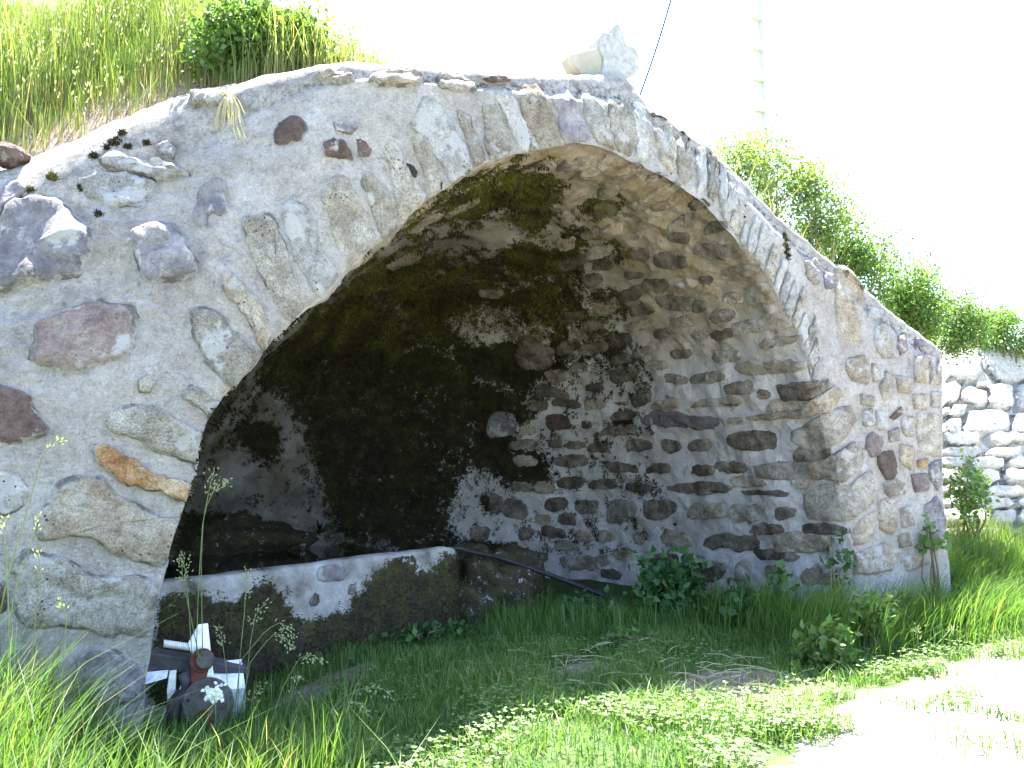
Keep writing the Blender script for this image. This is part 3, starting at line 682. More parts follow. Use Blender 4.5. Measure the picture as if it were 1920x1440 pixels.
for k_, (ty, poly, pr) in enumerate(RING): stone(grow(poly, 1.10 if k_ < 5 else 1.2 if k_ < 22 else 1.04), ty, pr*1.35, name='voussoir', n=36, jag=.055, lump=.010, rk=.7)
SM['k'] = simple('dark_gap', (.012, .011, .011), (.03, .028, .026), 40, .95)
GAPS = [z5((1165, 745), (1175, 740), (1192, 860), (1198, 930), (1185, 950), (1174, 880)), z5((1255, 840), (1263, 840), (1270, 960), (1260, 985)), z5((210, 560), (222, 560), (238, 700), (245, 760), (232, 745)), z5((1022, 800), (1035, 800), (1040, 880), (1030, 890)),
        z4((1042, 590), (1070, 600), (1105, 640), (1095, 680), (1062, 648)), z4((1228, 690), (1238, 690), (1234, 740), (1226, 730)), z4((995, 830), (1006, 830), (1012, 880), (1003, 890)), z5((1318, 930), (1330, 925), (1328, 960), (1318, 955)), z5((120, 575), (135, 575), (138, 600), (126, 600)), z5((95, 515), (112, 515), (110, 540), (97, 538)), z5((1410, 1045), (1440, 1050), (1430, 1062), (1412, 1058))]
for ty, e in (('g', (-150, 640, 150, 100, 8)), ('m', (-130, 900, 120, 90, -5)), ('g', (-330, 760, 170, 110, 5)), ('p', (-170, 1090, 170, 100, 4)), ('t', (-380, 980, 190, 110, -6)), ('w', (-200, 480, 120, 70, -20)), ('b', (-290, 580, 80, 60, 0)), ('g', (-540, 880, 180, 120, 3)), ('w', (-600, 700, 150, 90, -8)), ('g', (-450, 1180, 200, 100, 0)), ('g', (-80, 1010, 70, 50, 10)), ('t', (-230, 1230, 150, 70, 3))):
    stone(ell(*e), ty, .018, n=34, lump=.012)
for p in GAPS: stone(p, 'k', .003, name='open_joint', n=14, jag=.10, lump=.001, rk=0)
for ty, poly in PIER: stone(grow(poly, 1.12), ty, .017, lump=.008, rk=.55)
for ty, poly in QUOIN: stone(grow(poly, 1.05), ty, .020, name='quoin', n=40, jag=.035, far=.6, lump=.010, rk=.6)
rf = random.Random(12)
FILL = [[(1060, 600), (1250, 500), (1400, 500), (1480, 640), (1555, 850), (1575, 1060), (1300, 1100), (1030, 1060), (930, 970), (965, 820), (1010, 720)],
        [(1070, 300), (1180, 300), (1300, 370), (1390, 470), (1260, 520), (1100, 560), (1040, 470), (1080, 400)]]
extra = 0
for reg, cnt in zip(FILL, (75, 34)):
    xs = [p[0] for p in reg]; ys = [p[1] for p in reg]; got = 0
    for _ in range(6000):
        if got >= cnt: break
        x, y = rf.uniform(min(xs), max(xs)), rf.uniform(min(ys), max(ys))
        if not inpoly(np.array([x]), np.array([y]), reg)[0]: continue
        k = .55+.55*(x-930)/650; ww, hh = rf.uniform(44, 92)*k, rf.uniform(20, 30)*(.65+.35*k); an = math.degrees(math.atan2(900-y, 191-x))
        an = an+180 if an < -90 else an-180 if an > 90 else an
        if any(((x-e[0])/(ww*.55+e[2]*.55))**2+((y-e[1])/(hh*.62+e[3]*.62))**2 < 1 for _t, e in INNER): continue
        if any(inpoly(np.array([x+dx_]), np.array([y]), grow(q, 1.1))[0] for _t, q in QUOIN for dx_ in (-ww*.45, 0, ww*.45)): continue
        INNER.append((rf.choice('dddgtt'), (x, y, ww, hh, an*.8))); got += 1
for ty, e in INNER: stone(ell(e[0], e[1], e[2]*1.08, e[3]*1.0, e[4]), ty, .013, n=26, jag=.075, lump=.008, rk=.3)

# ------------------------------------------------------------------ moss tufts
def tufts(V, Q, density, maskf, length=(.010, .026), w_=.0035, seed=1):
    r = np.random.default_rng(seed); V = np.asarray(V); Q = np.asarray(Q)
    a, b, c, d = (V[Q[:, k]] for k in range(4))
    n = np.cross(c-a, d-b); A = np.linalg.norm(n, axis=1)/2; N = int(A.sum()*density)
    if N == 0: return None
    i = r.choice(len(Q), N, p=A/A.sum()); u, v = r.random(N), r.random(N)
    W = np.stack([(1-u)*(1-v), u*(1-v), u*v, (1-u)*v], 1)
    P = sum(W[:, k, None]*V[Q[i, k]] for k in range(4)); nn_ = n[i]/np.maximum(2*A[i, None], 1e-12)
    # towards the viewer's side
    mk = maskf(i, W, P); P, nn_, k_ = P[mk], nn_[mk], mk.sum()
    return P, nn_
def spikes(P, N, length, w_, seed=2, droop=.5):
    r = np.random.default_rng(seed); k = len(P)
    L = r.uniform(*length, k)[:, None]; D = N+r.normal(0, .75, (k, 3)); D[:, 2] -= droop; D /= np.linalg.norm(D, axis=1, keepdims=True)
    S = np.cross(D, r.normal(0, 1, (k, 3))); S /= np.maximum(np.linalg.norm(S, axis=1, keepdims=True), 1e-6); S *= w_*r.uniform(.6, 1.4, (k, 1))
    V = np.stack([P-S-N*.004, P+S-N*.004, P+D*L], 1).reshape(-1, 3); T = np.arange(3*k).reshape(-1, 3)
    t = np.clip(.35+.45*vnoise(P, 9)+r.normal(0, .16, k), 0, 1); return V, T, np.repeat(t, 3)
def vmask(i, W, P):
    m = sum(W[:, k]*moss[VQ[i, k]] for k in range(4))+.38*vnoise(P, 8)+.45*vnoise(P, 22)+.3*vnoise(P, 70)
    m0 = sum(W[:, k]*moss[VQ[i, k]] for k in range(4))
    return (m > .46) & (m0 > .06) & (P[:, 2] > .2)
P, N_ = tufts(vv, VQ, 15000, vmask)
N_ = N_*np.sign(((cen-P)*N_).sum(1))[:, None]
TV, TT, tn = spikes(P, N_, (.010, .034), .0045)
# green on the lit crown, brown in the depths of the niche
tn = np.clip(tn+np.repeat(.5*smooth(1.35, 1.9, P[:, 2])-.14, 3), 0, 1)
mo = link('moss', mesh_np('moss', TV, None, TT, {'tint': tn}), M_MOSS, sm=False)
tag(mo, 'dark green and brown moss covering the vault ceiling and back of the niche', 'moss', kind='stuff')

# small moss cushions along the crest on the left
CUSH = [(28, 382, 13), (98, 332, 11), (58, 357, 7), (155, 352, 10), (216, 266, 13), (176, 292, 9), (200, 277, 6), (230, 250, 8), (275, 268, 7), (212, 360, 12), (292, 332, 13), (185, 402, 8), (262, 318, 6), (1471, 446, 4), (1474, 452, 3), (1472, 459, 5), (1476, 466, 4), (1474, 473, 5), (1478, 480, 4), (1476, 487, 3), (1470, 440, 3), (1386, 401, 4), (1392, 407, 3), (1290, 262, 3), (1225, 215, 4), (40, 375, 8), (240, 275, 7), (282, 322, 6)]
PP = []; NN = []
for x, y, r_ in CUSH:
    for _ in range(int(r_*16)):
        a = random.random()*6.28; q = r_*math.sqrt(random.random())
        h = cast(x+q*math.cos(a), y+q*.7*math.sin(a))
        if h and (h[0]-C).length < 6: PP.append(h[0]); NN.append(h[1])
TV, TT, tn = spikes(np.array(PP), np.array(NN), (.006, .02), .004, 5, .0)
mo = link('moss', mesh_np('moss', TV, None, TT, {'tint': np.clip(tn+.1, 0, 1)}), M_MOSS, sm=False)
tag(mo, 'small dark moss cushions dotted along the sunny left shoulder of the wall', 'moss', kind='stuff')

# ------------------------------------------------------------------ ground
PATHW = [tuple(on_z(x, y, 0))[:2] for x, y in ((1330, 1500), (1480, 1430), (1560, 1335), (1700, 1272), (1920, 1196), (2150, 1120))]
PATHW = [(-30, -2.15), (-1, -2.15), (.4, -1.95)]+PATHW+[(9, -.25), (30, .5), (60, -1), (60, -5.5), (-30, -5.5)]
DIRT = [[tuple(on_z(x, y, 0))[:2] for x, y in p] for p in (
    [(1240, 1285), (1330, 1262), (1450, 1258), (1560, 1285), (1500, 1325), (1380, 1320), (1260, 1310)],
    [(1000, 1268), (1090, 1250), (1150, 1252), (1160, 1266), (1080, 1278)],
    [(1030, 1185), (1120, 1175), (1120, 1200), (1040, 1205)], [(1370, 1130), (1450, 1125), (1450, 1160), (1380, 1165)],
    [(480, 1265), (600, 1240), (700, 1230), (690, 1255), (560, 1275)])]
def softpoly(x, y, poly, d=.05):
    r = 0
    for a, b in ((0, 0), (d, 0), (-d, 0), (0, d), (0, -d)): r = r+inpoly(x+a, y+b, poly)/5.
    return r
def path_f(x, y): return .4*softpoly(x, y, PATHW, .10)+.6*softpoly(x, y, PATHW, .30)
def dirt_f(x, y):
    r = np.zeros(len(x))
    for p in DIRT: r = np.maximum(r, softpoly(x, y, p, .05))
    return r
gx = np.r_[[-300, -120, -50, -20, -10, -6, -4], np.arange(-3, 7.01, .06), [8, 10, 14, 20, 50, 120, 300]]
gy = np.r_[[-300, -120, -50, -20, -10, -7, -6, -5.5, -5], np.arange(-4.5, 3.3, .06), [4, 6, 10, 20, 50, 120, 300]]
X, Yg = np.meshgrid(gx, gy, indexing='ij'); xf, yf = X.ravel(), Yg.ravel()
zg = ground_z(xf, yf)+.012*vnoise(np.stack([xf, yf, 0*xf], 1), 5)
zg = np.where((np.abs(xf) > 12) | (np.abs(yf) > 8), zg-.0, zg)
gme = mesh_np('ground', np.stack([xf, yf, zg], 1), grid_quads(len(gx), len(gy)), None, {'path': path_f(xf, yf), 'dirt': dirt_f(xf, yf)})
g = link('ground', gme, M_GROUND); tag(g, kind='structure')

# hillside above and behind the wall
def ystart(x): return .36+1.38*smooth(3.95, 4.35, x)+.26*(1-smooth(.0, .75, x))
def hill_z(x, y):
    h0 = np.where(x < XE, crest_z(x), crest_z(x)+.30*smooth(XE, XE+.25, x))-.02
    v = np.maximum(y-ystart(x), 0)
    sl = .20+.72*(1-smooth(.15, .95, x))
    sl = np.where(x > 3.9, .15, sl)
    return h0+sl*2.6*(1-np.exp(-v/2.6))+.03*np.sin(x*3+y*2.2)*smooth(0, .4, v)
hx = np.r_[[-300, -100, -30, -12, -6, -4], np.arange(-3, 7.01, .1), [8, 10, 14, 30, 100, 300]]
hv = np.r_[[-.12, 0], np.arange(.1, 4, .12), [5, 7, 10, 20, 60, 300]]
X, Vh = np.meshgrid(hx, hv, indexing='ij'); xf = X.ravel(); vf = Vh.ravel(); yf = ystart(xf)+np.maximum(vf, 0)
zf = np.where((vf < 0) & ((xf < -3.05) | (xf > XE+.1)), -.5, hill_z(xf, yf)-np.where(vf < 0, .03, 0))
hme = mesh_np('hillside', np.stack([xf, yf, zf], 1), grid_quads(len(hx), len(hv)), None, {'path': 0*xf, 'dirt': np.where(vf < .5, .75, .2)})
tag(link('hillside', hme, M_GROUND), kind='structure')

# ------------------------------------------------------------------ grass
def blades(P, H, W, lean, tint, seed=3, curl=.5):
    r = np.random.default_rng(seed); n = len(P); ph = r.random(n)*6.283
    sd = np.stack([np.cos(ph), np.sin(ph), 0*ph], 1); fw = np.stack([-np.sin(ph), np.cos(ph), 0*ph], 1)
    ln = fw*(r.normal(0, 1, n)*curl)[:, None]+lean
    V = np.zeros((n, 7, 3)); A = np.zeros((n, 7))
    for k, (t, ww) in enumerate(((0, 1.0), (.4, .85), (.75, .55))):
        c = P+np.array([0, 0, 1])*(H*(t-.12*t*t))[:, None]+ln*(H*t*t)[:, None]
        V[:, 2*k] = c-sd*(W*ww*.5)[:, None]; V[:, 2*k+1] = c+sd*(W*ww*.5)[:, None]; A[:, 2*k:2*k+2] = t
    V[:, 6] = P+np.array([0, 0, 1])*(H*.86)[:, None]+ln*H[:, None]; A[:, 6] = 1
    b = (np.arange(n)*7)[:, None]
    Q = np.concatenate([b+np.array([0, 1, 3, 2]), b+np.array([2, 3, 5, 4])]); T = b+np.array([4, 5, 6])
    return V.reshape(-1, 3), Q, T, np.repeat(tint, 7), A.ravel()
def grass_obj(name, label, P, H, W, lean, tint, m, seed=3, curl=.5):
    V, Q, T, t, a = blades(P, H, W, lean, tint, seed, curl)
    return tag(link(name, mesh_np(name, V, Q, T, {'tint': t, 'along': a}), m, sm=False), label, 'grass', kind='stuff')
rp = on_y(857, 1025, .80); lp = on_y(300, 1092, .36)           # top front corners of the trough
def free(x, y):
    tl = np.interp(x, [-.4, lp.x, rp.x], [.33, lp.y, rp.y])
    ok = ~((y > tl-.02) & (x < rp.x+.05)) & ~((y > -.03) & (x < .12)) & ~((y > -.03) & (x > 3.42) & (x < XE) & (y < 1.0))
    ok &= ~((y > .9) & (x < 3.5)) & ~((x > XE) & (y > .72))
    # leave the interior of the wall at the right foot free
    ok &= ~((x > 3.36) & (x < XE-.02) & (y > .0))
    return ok
r = np.random.default_rng(11)
def scatter(n, x0, x1, y0, y1, r=r): return r.uniform(x0, x1, n), r.uniform(y0, y1, n)
def lawn(n, box, hr, wr, maskf, name, label, seed, lean=(0, 0, 0), tint=(.4, .2), curl=.5, m=None, zf=ground_z, hf=None):
    x, y = scatter(n, *box); pr = maskf(x, y); k = r.random(n) < pr; x, y = x[k], y[k]; n = len(x)
    pn = vnoise(np.stack([x, y, 0*x], 1), 3.0)
    P = np.stack([x, y, zf(x, y)-.004], 1)
    H = r.uniform(*hr, n)*(1+.35*pn+.35*vnoise(np.stack([x, y, 0*x+2], 1), 7))*(hf(x, y) if hf else 1); W = r.uniform(*wr, n)
    t = np.clip(r.normal(tint[0], tint[1], n)+.15*pn, 0, 1)
    return grass_obj(name, label, P, H, W, np.array(lean), t, m or M_GRASS, seed, curl)
def m_lawn(x, y):
    d = free(x, y)*(1-.9*np.clip(dirt_f(x, y)*1.1+.5*vnoise(np.stack([x, y, 0*x+8], 1), 9)*(dirt_f(x, y) > 0), 0, 1))*np.clip(1.15-1.3*path_f(x, y)+.9*vnoise(np.stack([x, y, 0*x+5], 1), 6)*(path_f(x, y) > .05), 0, 1)
    return d*(.45+.55*smooth(-.3, .3, vnoise(np.stack([x, y, 0*x], 1), 4)))
lawn(190000, (-.9, 5.6, -2.2, 1.0), (.035, .09), (.0025, .0045), m_lawn, 'lawn_grass', 'short green grass over the ground in front of the arch', 21, curl=.7)
def m_path(x, y): return free(x, y)*path_f(x, y)*.10*smooth(-1.9, -1.3, y)+free(x, y)*(path_f(x, y) > .02)*(path_f(x, y) < .75)*.4
lawn(30000, (1.0, 6.5, -2.0, .4), (.015, .04), (.0025, .004), m_path, 'sparse_path_grass', 'sparse low grass thinning out over the pale gravel path', 22, tint=(.7, .15), curl=.9)
def m_left(x, y):
    return free(x, y)*smooth(.75, .15, x+.35*(y+.9))*smooth(-1.95, -1.2, y)
lawn(26000, (-1.4, 1.3, -2.0, .1), (.18, .54), (.003, .0055), m_left, 'tall_grass', 'tall bright grass growing against the left foot of the wall', 23, lean=(.06, -.06, 0), tint=(.5, .2), curl=.42, hf=lambda x, y: 1-.45*smooth(-.05, .28, x))
def m_mach(x, y): return free(x, y)*smooth(.0, .2, x)*smooth(.85, .55, x)*smooth(-1.0, -.8, y)*smooth(.15, -.1, y)
lawn(5000, (.0, .9, -1.0, .15), (.10, .24), (.003, .005), m_mach, 'tall_grass', 'knee-high grass in front of the rusty machine part', 27, lean=(.04, -.05, 0), tint=(.5, .2), curl=.4)
def m_right(x, y):
    return free(x, y)*smooth(2.6, 3.2, x)*smooth(5.4, 4.3, x)*smooth(-.75, -.25, y)*(1-.8*dirt_f(x, y))
lawn(26000, (2.5, 5.4, -.8, .35), (.12, .30), (.003, .005), m_right, 'tall_grass', 'tall shaded grass along the foot of the right pier', 24, lean=(-.10, -.32, 0), tint=(.35, .2), curl=.45)
def m_bank(x, y): return free(x, y)*smooth(XE-.05, XE+.15, x)*smooth(-.3, .1, y)
lawn(26000, (4.1, 8.0, -.4, .75), (.08, .22), (.003, .005), m_bank, 'bank_grass', 'sunny grass on the bank below the dry stone wall', 25, tint=(.6, .2))
def m_in(x, y): return free(x, y)*smooth(1.5, 1.9, x)*smooth(.0, .25, y)
lawn(9000, (1.4, 3.5, -.1, .95), (.07, .20), (.003, .005), m_in, 'shaded_grass', 'dark grass growing inside the niche beside the right wall', 26, tint=(.25, .15))
# hillside meadow
def hz(x, y): return hill_z(x, y)
def m_hill(x, y):
    v = y-ystart(x)
    return (v > .06)*smooth(.95, .45, x)*(.25+.75*smooth(.1, .5, v))
lawn(110000, (-3.2, 1.1, .38, 3.4), (.28, .66), (.0022, .005), m_hill, 'meadow_grass', 'tall yellow-green meadow grass on the bank above the left of the wall', 31, tint=(.42, .28), curl=.2, m=M_HILL, zf=hz, hf=lambda x, y: .30+.70*smooth(.05, .7, y-ystart(x)))
def m_hill2(x, y):
    v = y-ystart(x); return (v > .06)*smooth(.3, .7, x)*smooth(1.9, 1.1, x)
lawn(20000, (.3, 1.9, .4, 2.0), (.16, .42), (.003, .0055), m_hill2, 'meadow_grass', 'thin sunlit grass on the crest behind the middle of the arch', 32, tint=(.55, .2), curl=.35, m=M_HILL, zf=hz)
def m_hill3(x, y):
    v = y-ystart(x); return (v > .06)*smooth(2.35, 2.8, x)*(.4+.6*smooth(.1, .6, v))
lawn(60000, (2.4, 7.0, .4, 3.4), (.20, .50), (.003, .0055), m_hill3, 'meadow_grass', 'pale sunlit grass on the slope behind the right shoulder of the wall', 33, tint=(.6, .2), curl=.35, m=M_HILL, zf=hz)
x, y = scatter(9000, -3.2, 1.2, .5, 3.2); k = r.random(9000) < m_hill(x, y); x, y = x[k], y[k]; nS = len(x)
hS = r.uniform(.40, .78, nS)*(.30+.70*smooth(.05, .7, y-ystart(x)))
SEEDP = np.stack([x, y, hill_z(x, y)+hS], 1)
# clover / low broad leaves in the lawn
def leaves_np(P, D, N, L, W):
    D = D/np.linalg.norm(D, axis=1, keepdims=True); S = np.cross(D, N); S /= np.maximum(np.linalg.norm(S, axis=1, keepdims=True), 1e-6)
    L = L[:, None]; W = W[:, None]; m = P+D*L*.5+N*W*.06
    V = np.stack([P, P+D*L*.45+S*W*.5-N*W*.10, P+D*L, P+D*L*.45-S*W*.5-N*W*.10], 1)
    b = (np.arange(len(P))*4)[:, None]; return V.reshape(-1, 3), np.concatenate([b+np.array([0, 1, 2]), b+np.array([0, 2, 3])])
Dn = r.normal(0, .35, (nS*3, 3)); Dn[:, 2] += 1; Nn = r.normal(0, .4, (nS*3, 3)); Nn[:, 1] -= 1; Nn /= np.linalg.norm(Nn, axis=1, keepdims=True)
V, T = leaves_np(np.repeat(SEEDP, 3, 0)+r.normal(0, .008, (nS*3, 3))+np.array([0, 0, .02])*np.tile(np.arange(3), nS)[:, None], Dn, Nn, r.uniform(.014, .03, nS*3), r.uniform(.004, .009, nS*3))
tag(link('meadow_seed_heads', mesh_np('meadow_seed_heads', V, None, T, {'tint': np.repeat(r.random(nS*3), 4)}), M_SEED, sm=False), 'straw-coloured seed heads among the tall meadow grass', 'grass', kind='stuff')
def clover(n, box, maskf, label, seed):
    x, y = scatter(n, *box); k = r.random(n) < maskf(x, y); x, y = x[k], y[k]; n = len(x)
    h = r.uniform(.02, .06, n); Pc = np.stack([x, y, ground_z(x, y)+h], 1); ph = r.random(n)*6.28
    Vs = []; Ts = []; tt = []; o_ = 0
    for k in range(3):
        a = ph+k*2.094; D = np.stack([np.cos(a), np.sin(a), r.normal(.1, .2, n)], 1); N = np.stack([r.normal(0, .25, n), r.normal(0, .25, n), np.ones(n)], 1); N /= np.linalg.norm(N, axis=1, keepdims=True)
        L = r.uniform(.007, .014, n); V, T = leaves_np(Pc, D, N, L, L*.95); Vs.append(V); Ts.append(T+o_); o_ += len(V); tt.append(np.repeat(r.random(n), 4))
    tag(link('clover', mesh_np('clover', np.concatenate(Vs), None, np.concatenate(Ts), {'tint': np.concatenate(tt)}), M_CLOVER, sm=False), label, 'clover', kind='stuff')
def m_clover(x, y): return m_lawn(x, y)*smooth(-.5, .3, vnoise(np.stack([x, y, 0*x+3], 1), 3.1))*(.25+.75*smooth(-.55, -.95, y))
clover(80000, (-.6, 4.6, -2.1, .3), m_clover, 'clover leaves spread through the lawn in front of the arch', 5)

# ------------------------------------------------------------------ trough and water
def sweep_wall(path, thick, zt, zb, name, m, parent, ncs=26, amp=.01):
    """upright slab along a plan path (x, y, top height)"""
    Pp = resample(path, 110); n = len(Pp); Vs = []; r_ = .022
    cs = []
    for k in range(14): cs.append((0, k/13.))                              # front face upwards
    prof = [(0.0, zb)]+[(0.0, None)]
    for i in range(n):
        t = Pp[min(i+1, n-1)]-Pp[max(i-1, 0)]; t = t[:2]/np.linalg.norm(t[:2]); nx = np.array([-t[1], t[0]])
        top = Pp[i, 2]; ring = []
        for k in range(14): ring.append((0.0, zb+(top-r_-zb)*k/13.))
        ring += [(r_*.3, top-r_*.3), (r_, top), (thick*.5, top+.003), (thick-r_, top), (thick-r_*.3, top-r_*.3), (thick, top-r_), (thick, top-.25), (thick, zb)]
        for o_, z in ring:
            p = np.array([Pp[i, 0]+nx[0]*o_, Pp[i, 1]+nx[1]*o_, z]); d = amp*fbm(p, 7, 3)
            p[:2] -= nx*d*(1 if o_ < thick*.5 else -1); p[2] += .006*fbm(p, 9, 2) if z > top-.05 else 0
            Vs.append(p)
    return np.array(Vs), grid_quads(n, 22)
TR = empty('water_trough', ((lp.x+rp.x)/2, .6, 0))
tag(TR, 'long stone water trough under the vault, grey rim and mossy front', 'water trough')
path_ = [(-.35, lp.y-.13, lp.z-.02), (lp.x, lp.y, lp.z), (rp.x-.02, rp.y, rp.z), (rp.x+.03, rp.y+.06, rp.z-.02), (rp.x+.04, rp.y+.2, .31), (rp.x+.04, rp.y+.4, .295), (rp.x+.02, 2.9, .295)]
tv, tq = sweep_wall(path_, .10, None, -.4, 'basin_wall', M_TROUGH, TR)
tp = to_px_np(tv)
TMOSS = [[(290, 1125), (350, 1110), (410, 1125), (445, 1130), (470, 1100), (500, 1085), (530, 1105), (550, 1150), (570, 1172), (600, 1155), (640, 1150), (680, 1110), (690, 1075), (730, 1060), (745, 1035), (770, 1030), (778, 1060), (800, 1085), (815, 1060), (840, 1040), (860, 1030), (900, 1030), (900, 1260), (280, 1330)]]
tm = np.zeros(len(tv))
for p in TMOSS:
    for a, b in ((0, 0), (6, 0), (-6, 0), (0, 6), (0, -6), (14, 0), (-14, 0), (0, 14), (0, -14), (20, 20), (-20, 20), (20, -20), (-20, -20), (0, 30), (0, -30)): tm += inpoly(tp[:, 0]+a, tp[:, 1]+b, p)/15.
topz = np.tile(resample(path_, 110)[:, 2], (22, 1)).T.ravel()
tm = np.where(tv[:, 2] > topz-.012, 0, tm); tm = np.where((tv[:, 0] > rp.x+.0) | (tv[:, 1] > rp.y+.16), .95, tm)
place(link('basin_wall', mesh_np('basin_wall', tv, tq, None, {'moss': tm}), M_TROUGH), TR)
def tmask(i, W, P): return (sum(W[:, k]*tm[tq[i, k]] for k in range(4))+.6*vnoise(P, 20)+.35*vnoise(P, 50)) > .5
P, N_ = tufts(tv, tq, 16000, tmask, seed=8); N_ = N_*np.sign(((np.array(C)-P)*N_).sum(1))[:, None]
TV, TT, tn = spikes(P, N_, (.006, .02), .004, 9)
tag(link('moss', mesh_np('moss', TV, None, TT, {'tint': np.clip(tn+.08, 0, 1)}), M_MOSS, sm=False), 'brown-green moss hanging down the front of the water trough', 'moss', kind='stuff')
wz = .285
wv = [(-.6, .35, wz), (lp.x, lp.y+.06, wz), (rp.x, rp.y+.06, wz), (rp.x-.02, 2.9, wz), (-.6, 2.9, wz)]
wm = bpy.data.meshes.new('water'); wm.from_pydata(wv, [], [(0, 1, 2, 3, 4)]); wm.update()
tag(link('water', wm, M_WATER, sm=False), kind='structure')
# pale oval stone set in the trough's face
def bvh_of(V, Q): return BVHTree.FromPolygons([Vector(p) for p in V], [tuple(int(a) for a in q) for q in Q])
TB = bvh_of(tv, tq)
for ty, e in (('p', (622, 1075, 62, 32, -6)), ('d', (590, 1125, 16, 26, 20)), ('d', (660, 1105, 16, 22, 10))):
    s_ = stone(ell(*e), ty, .008, TR, 'inset_stone', 18, TB)
# mossy ledge at the back of the basin
def blob(c, rad, amp, sc, n=40, m=24, flat=None):
    Vs = []
    for i in range(n):
        for j in range(m):
            a = 2*math.pi*i/(n-1); b = math.pi*j/(m-1); d = Vector((math.cos(a)*math.sin(b), math.sin(a)*math.sin(b), math.cos(b)))
            k = 1+amp*fbm(d*sc+Vector(c), 1.0, 4); Vs.append((c[0]+d.x*rad[0]*k, c[1]+d.y*rad[1]*k, c[2]+d.z*rad[2]*k))
    return np.array(Vs), grid_quads(n, m)
def rock(name, label, cat, c, rad, amp, sc, m, mossd=0):
    Vb, Qb = blob(c, rad, amp, sc); e = empty(name, (c[0], c[1], c[2]-rad[2]*.6)); tag(e, label, cat)
    at = {'moss': np.full(len(Vb), .75), 'tan': np.zeros(len(Vb)), 'rim': np.zeros(len(Vb))}
    place(link('body', mesh_np(name, Vb, Qb, None, at), m), e)
    if mossd:
        Pm, Nm = tufts(Vb, Qb, mossd, lambda i, W, P: vnoise(P, 22)+.5*vnoise(P, 50) > -.15, seed=14); Nm = Nm*np.sign(((Pm-np.array(c))*Nm).sum(1))[:, None]
        TV, TT, tn = spikes(Pm, Nm, (.006, .02), .004, 15)
        place(link('moss_cover', mesh_np('moss_cover', TV, None, TT, {'tint': tn}), M_MOSS, sm=False), e)['kind'] = 'stuff'
    return e
rc = on_y(935, 1115, 1.0)
rock('mossy_boulder', 'dark wet mossy boulder beside the right end of the trough', 'boulder', (rc.x, 1.1, .10), (.30, .27, .30), .35, 1.6, M_TROUGH, 9000)
h = cast(420, 985); rock('mossy_ledge', 'low green mossy ledge at the back of the basin', 'ledge', (h[0].x, h[0].y-.02, .33), (.55, .22, .16), .4, 1.8, M_TROUGH, 6000)

# ------------------------------------------------------------------ black hose
hp = [on_y(858, 1027, .86), on_y(880, 1034, .88), on_y(930, 1044, .93), on_y(985, 1062, .95), on_y(1050, 1085, .93), on_y(1110, 1108, .88), on_y(1160, 1128, .82), on_y(1210, 1160, .75)]
hp = [Vector((hp[0].x-.12, hp[0].y+.15, hp[0].z-.03))]+hp
mb = MB(); mb.tube(resample(hp, 40), .0135, 8)
tag(mb.build('hose', M_RUBBER), 'black rubber hose sloping from the trough to the ground', 'hose')

# ------------------------------------------------------------------ cross on the crest
cb = on_y(1152, 150, .16)
CR = empty('stone_cross', (cb.x, cb.y, cb.z-.03)); tag(CR, 'small broken grey stone cross on top of the arch', 'cross')
clouds = bpy.data.textures.new('stone_clouds', 'CLOUDS'); clouds.noise_scale = .05; clouds.noise_depth = 5
def chunk(name, poly, Y, th, m, parent, shift=(0, 0, 0), yaw=0):
    mb = MB(); P = [on_y(x, y, Y) for x, y in poly]; n = len(P); x0 = sum(p.x for p in P)/n; k = math.tan(math.radians(yaw))
    mb.v = [Vector((p.x, p.y+(p.x-x0)*k, p.z)) for p in P]+[Vector((p.x, p.y+th+(p.x-x0)*k, p.z)) for p in P]
    mb.f = [tuple(range(n)), tuple(range(2*n-1, n-1, -1))]+[(i, n+i, n+(i+1) % n, (i+1) % n) for i in range(n)]
    o = mb.build(name, m, parent)
    r_ = o.modifiers.new('remesh', 'REMESH'); r_.mode = 'VOXEL'; r_.voxel_size = .006; r_.use_smooth_shade = True
    d_ = o.modifiers.new('smooth', 'SMOOTH'); d_.iterations = 3; d_.factor = .5
    d_ = o.modifiers.new('rough', 'DISPLACE'); d_.texture = clouds; d_.strength = .007; d_.mid_level = .5; d_.texture_coords = 'GLOBAL'
    return o
M_CROSSY = simple('ochre_bounce_stone', (.30, .26, .19), (.38, .36, .32), 9, .95, 0, .8, 90)  # left arm: yellow bounce light off the sunlit wall top, put into its colour
chunk('cross_body', [(1120, 92), (1120, 72), (1128, 62), (1149, 64), (1150, 50), (1157, 43), (1168, 53), (1173, 72), (1176, 80), (1194, 86), (1202, 98), (1202, 130), (1180, 140), (1177, 145), (1177, 178), (1128, 170), (1126, 140), (1130, 112)], .16, .10, M_CROSS, CR, yaw=8)
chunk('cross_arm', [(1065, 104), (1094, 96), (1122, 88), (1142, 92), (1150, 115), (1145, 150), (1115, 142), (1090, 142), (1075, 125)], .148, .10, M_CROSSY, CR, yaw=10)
mc = on_y(1128, 178, .17); Vb, Qb = blob((mc.x, mc.y+.02, mc.z-.02), (.22, .13, .125), .12, 1.3)
o = link('base_mound', mesh_np('base_mound', Vb, Qb, None, {'edge': np.zeros(len(Vb)), 'rough': np.full(len(Vb), .3)}), M_MORTAR); place(o, CR)

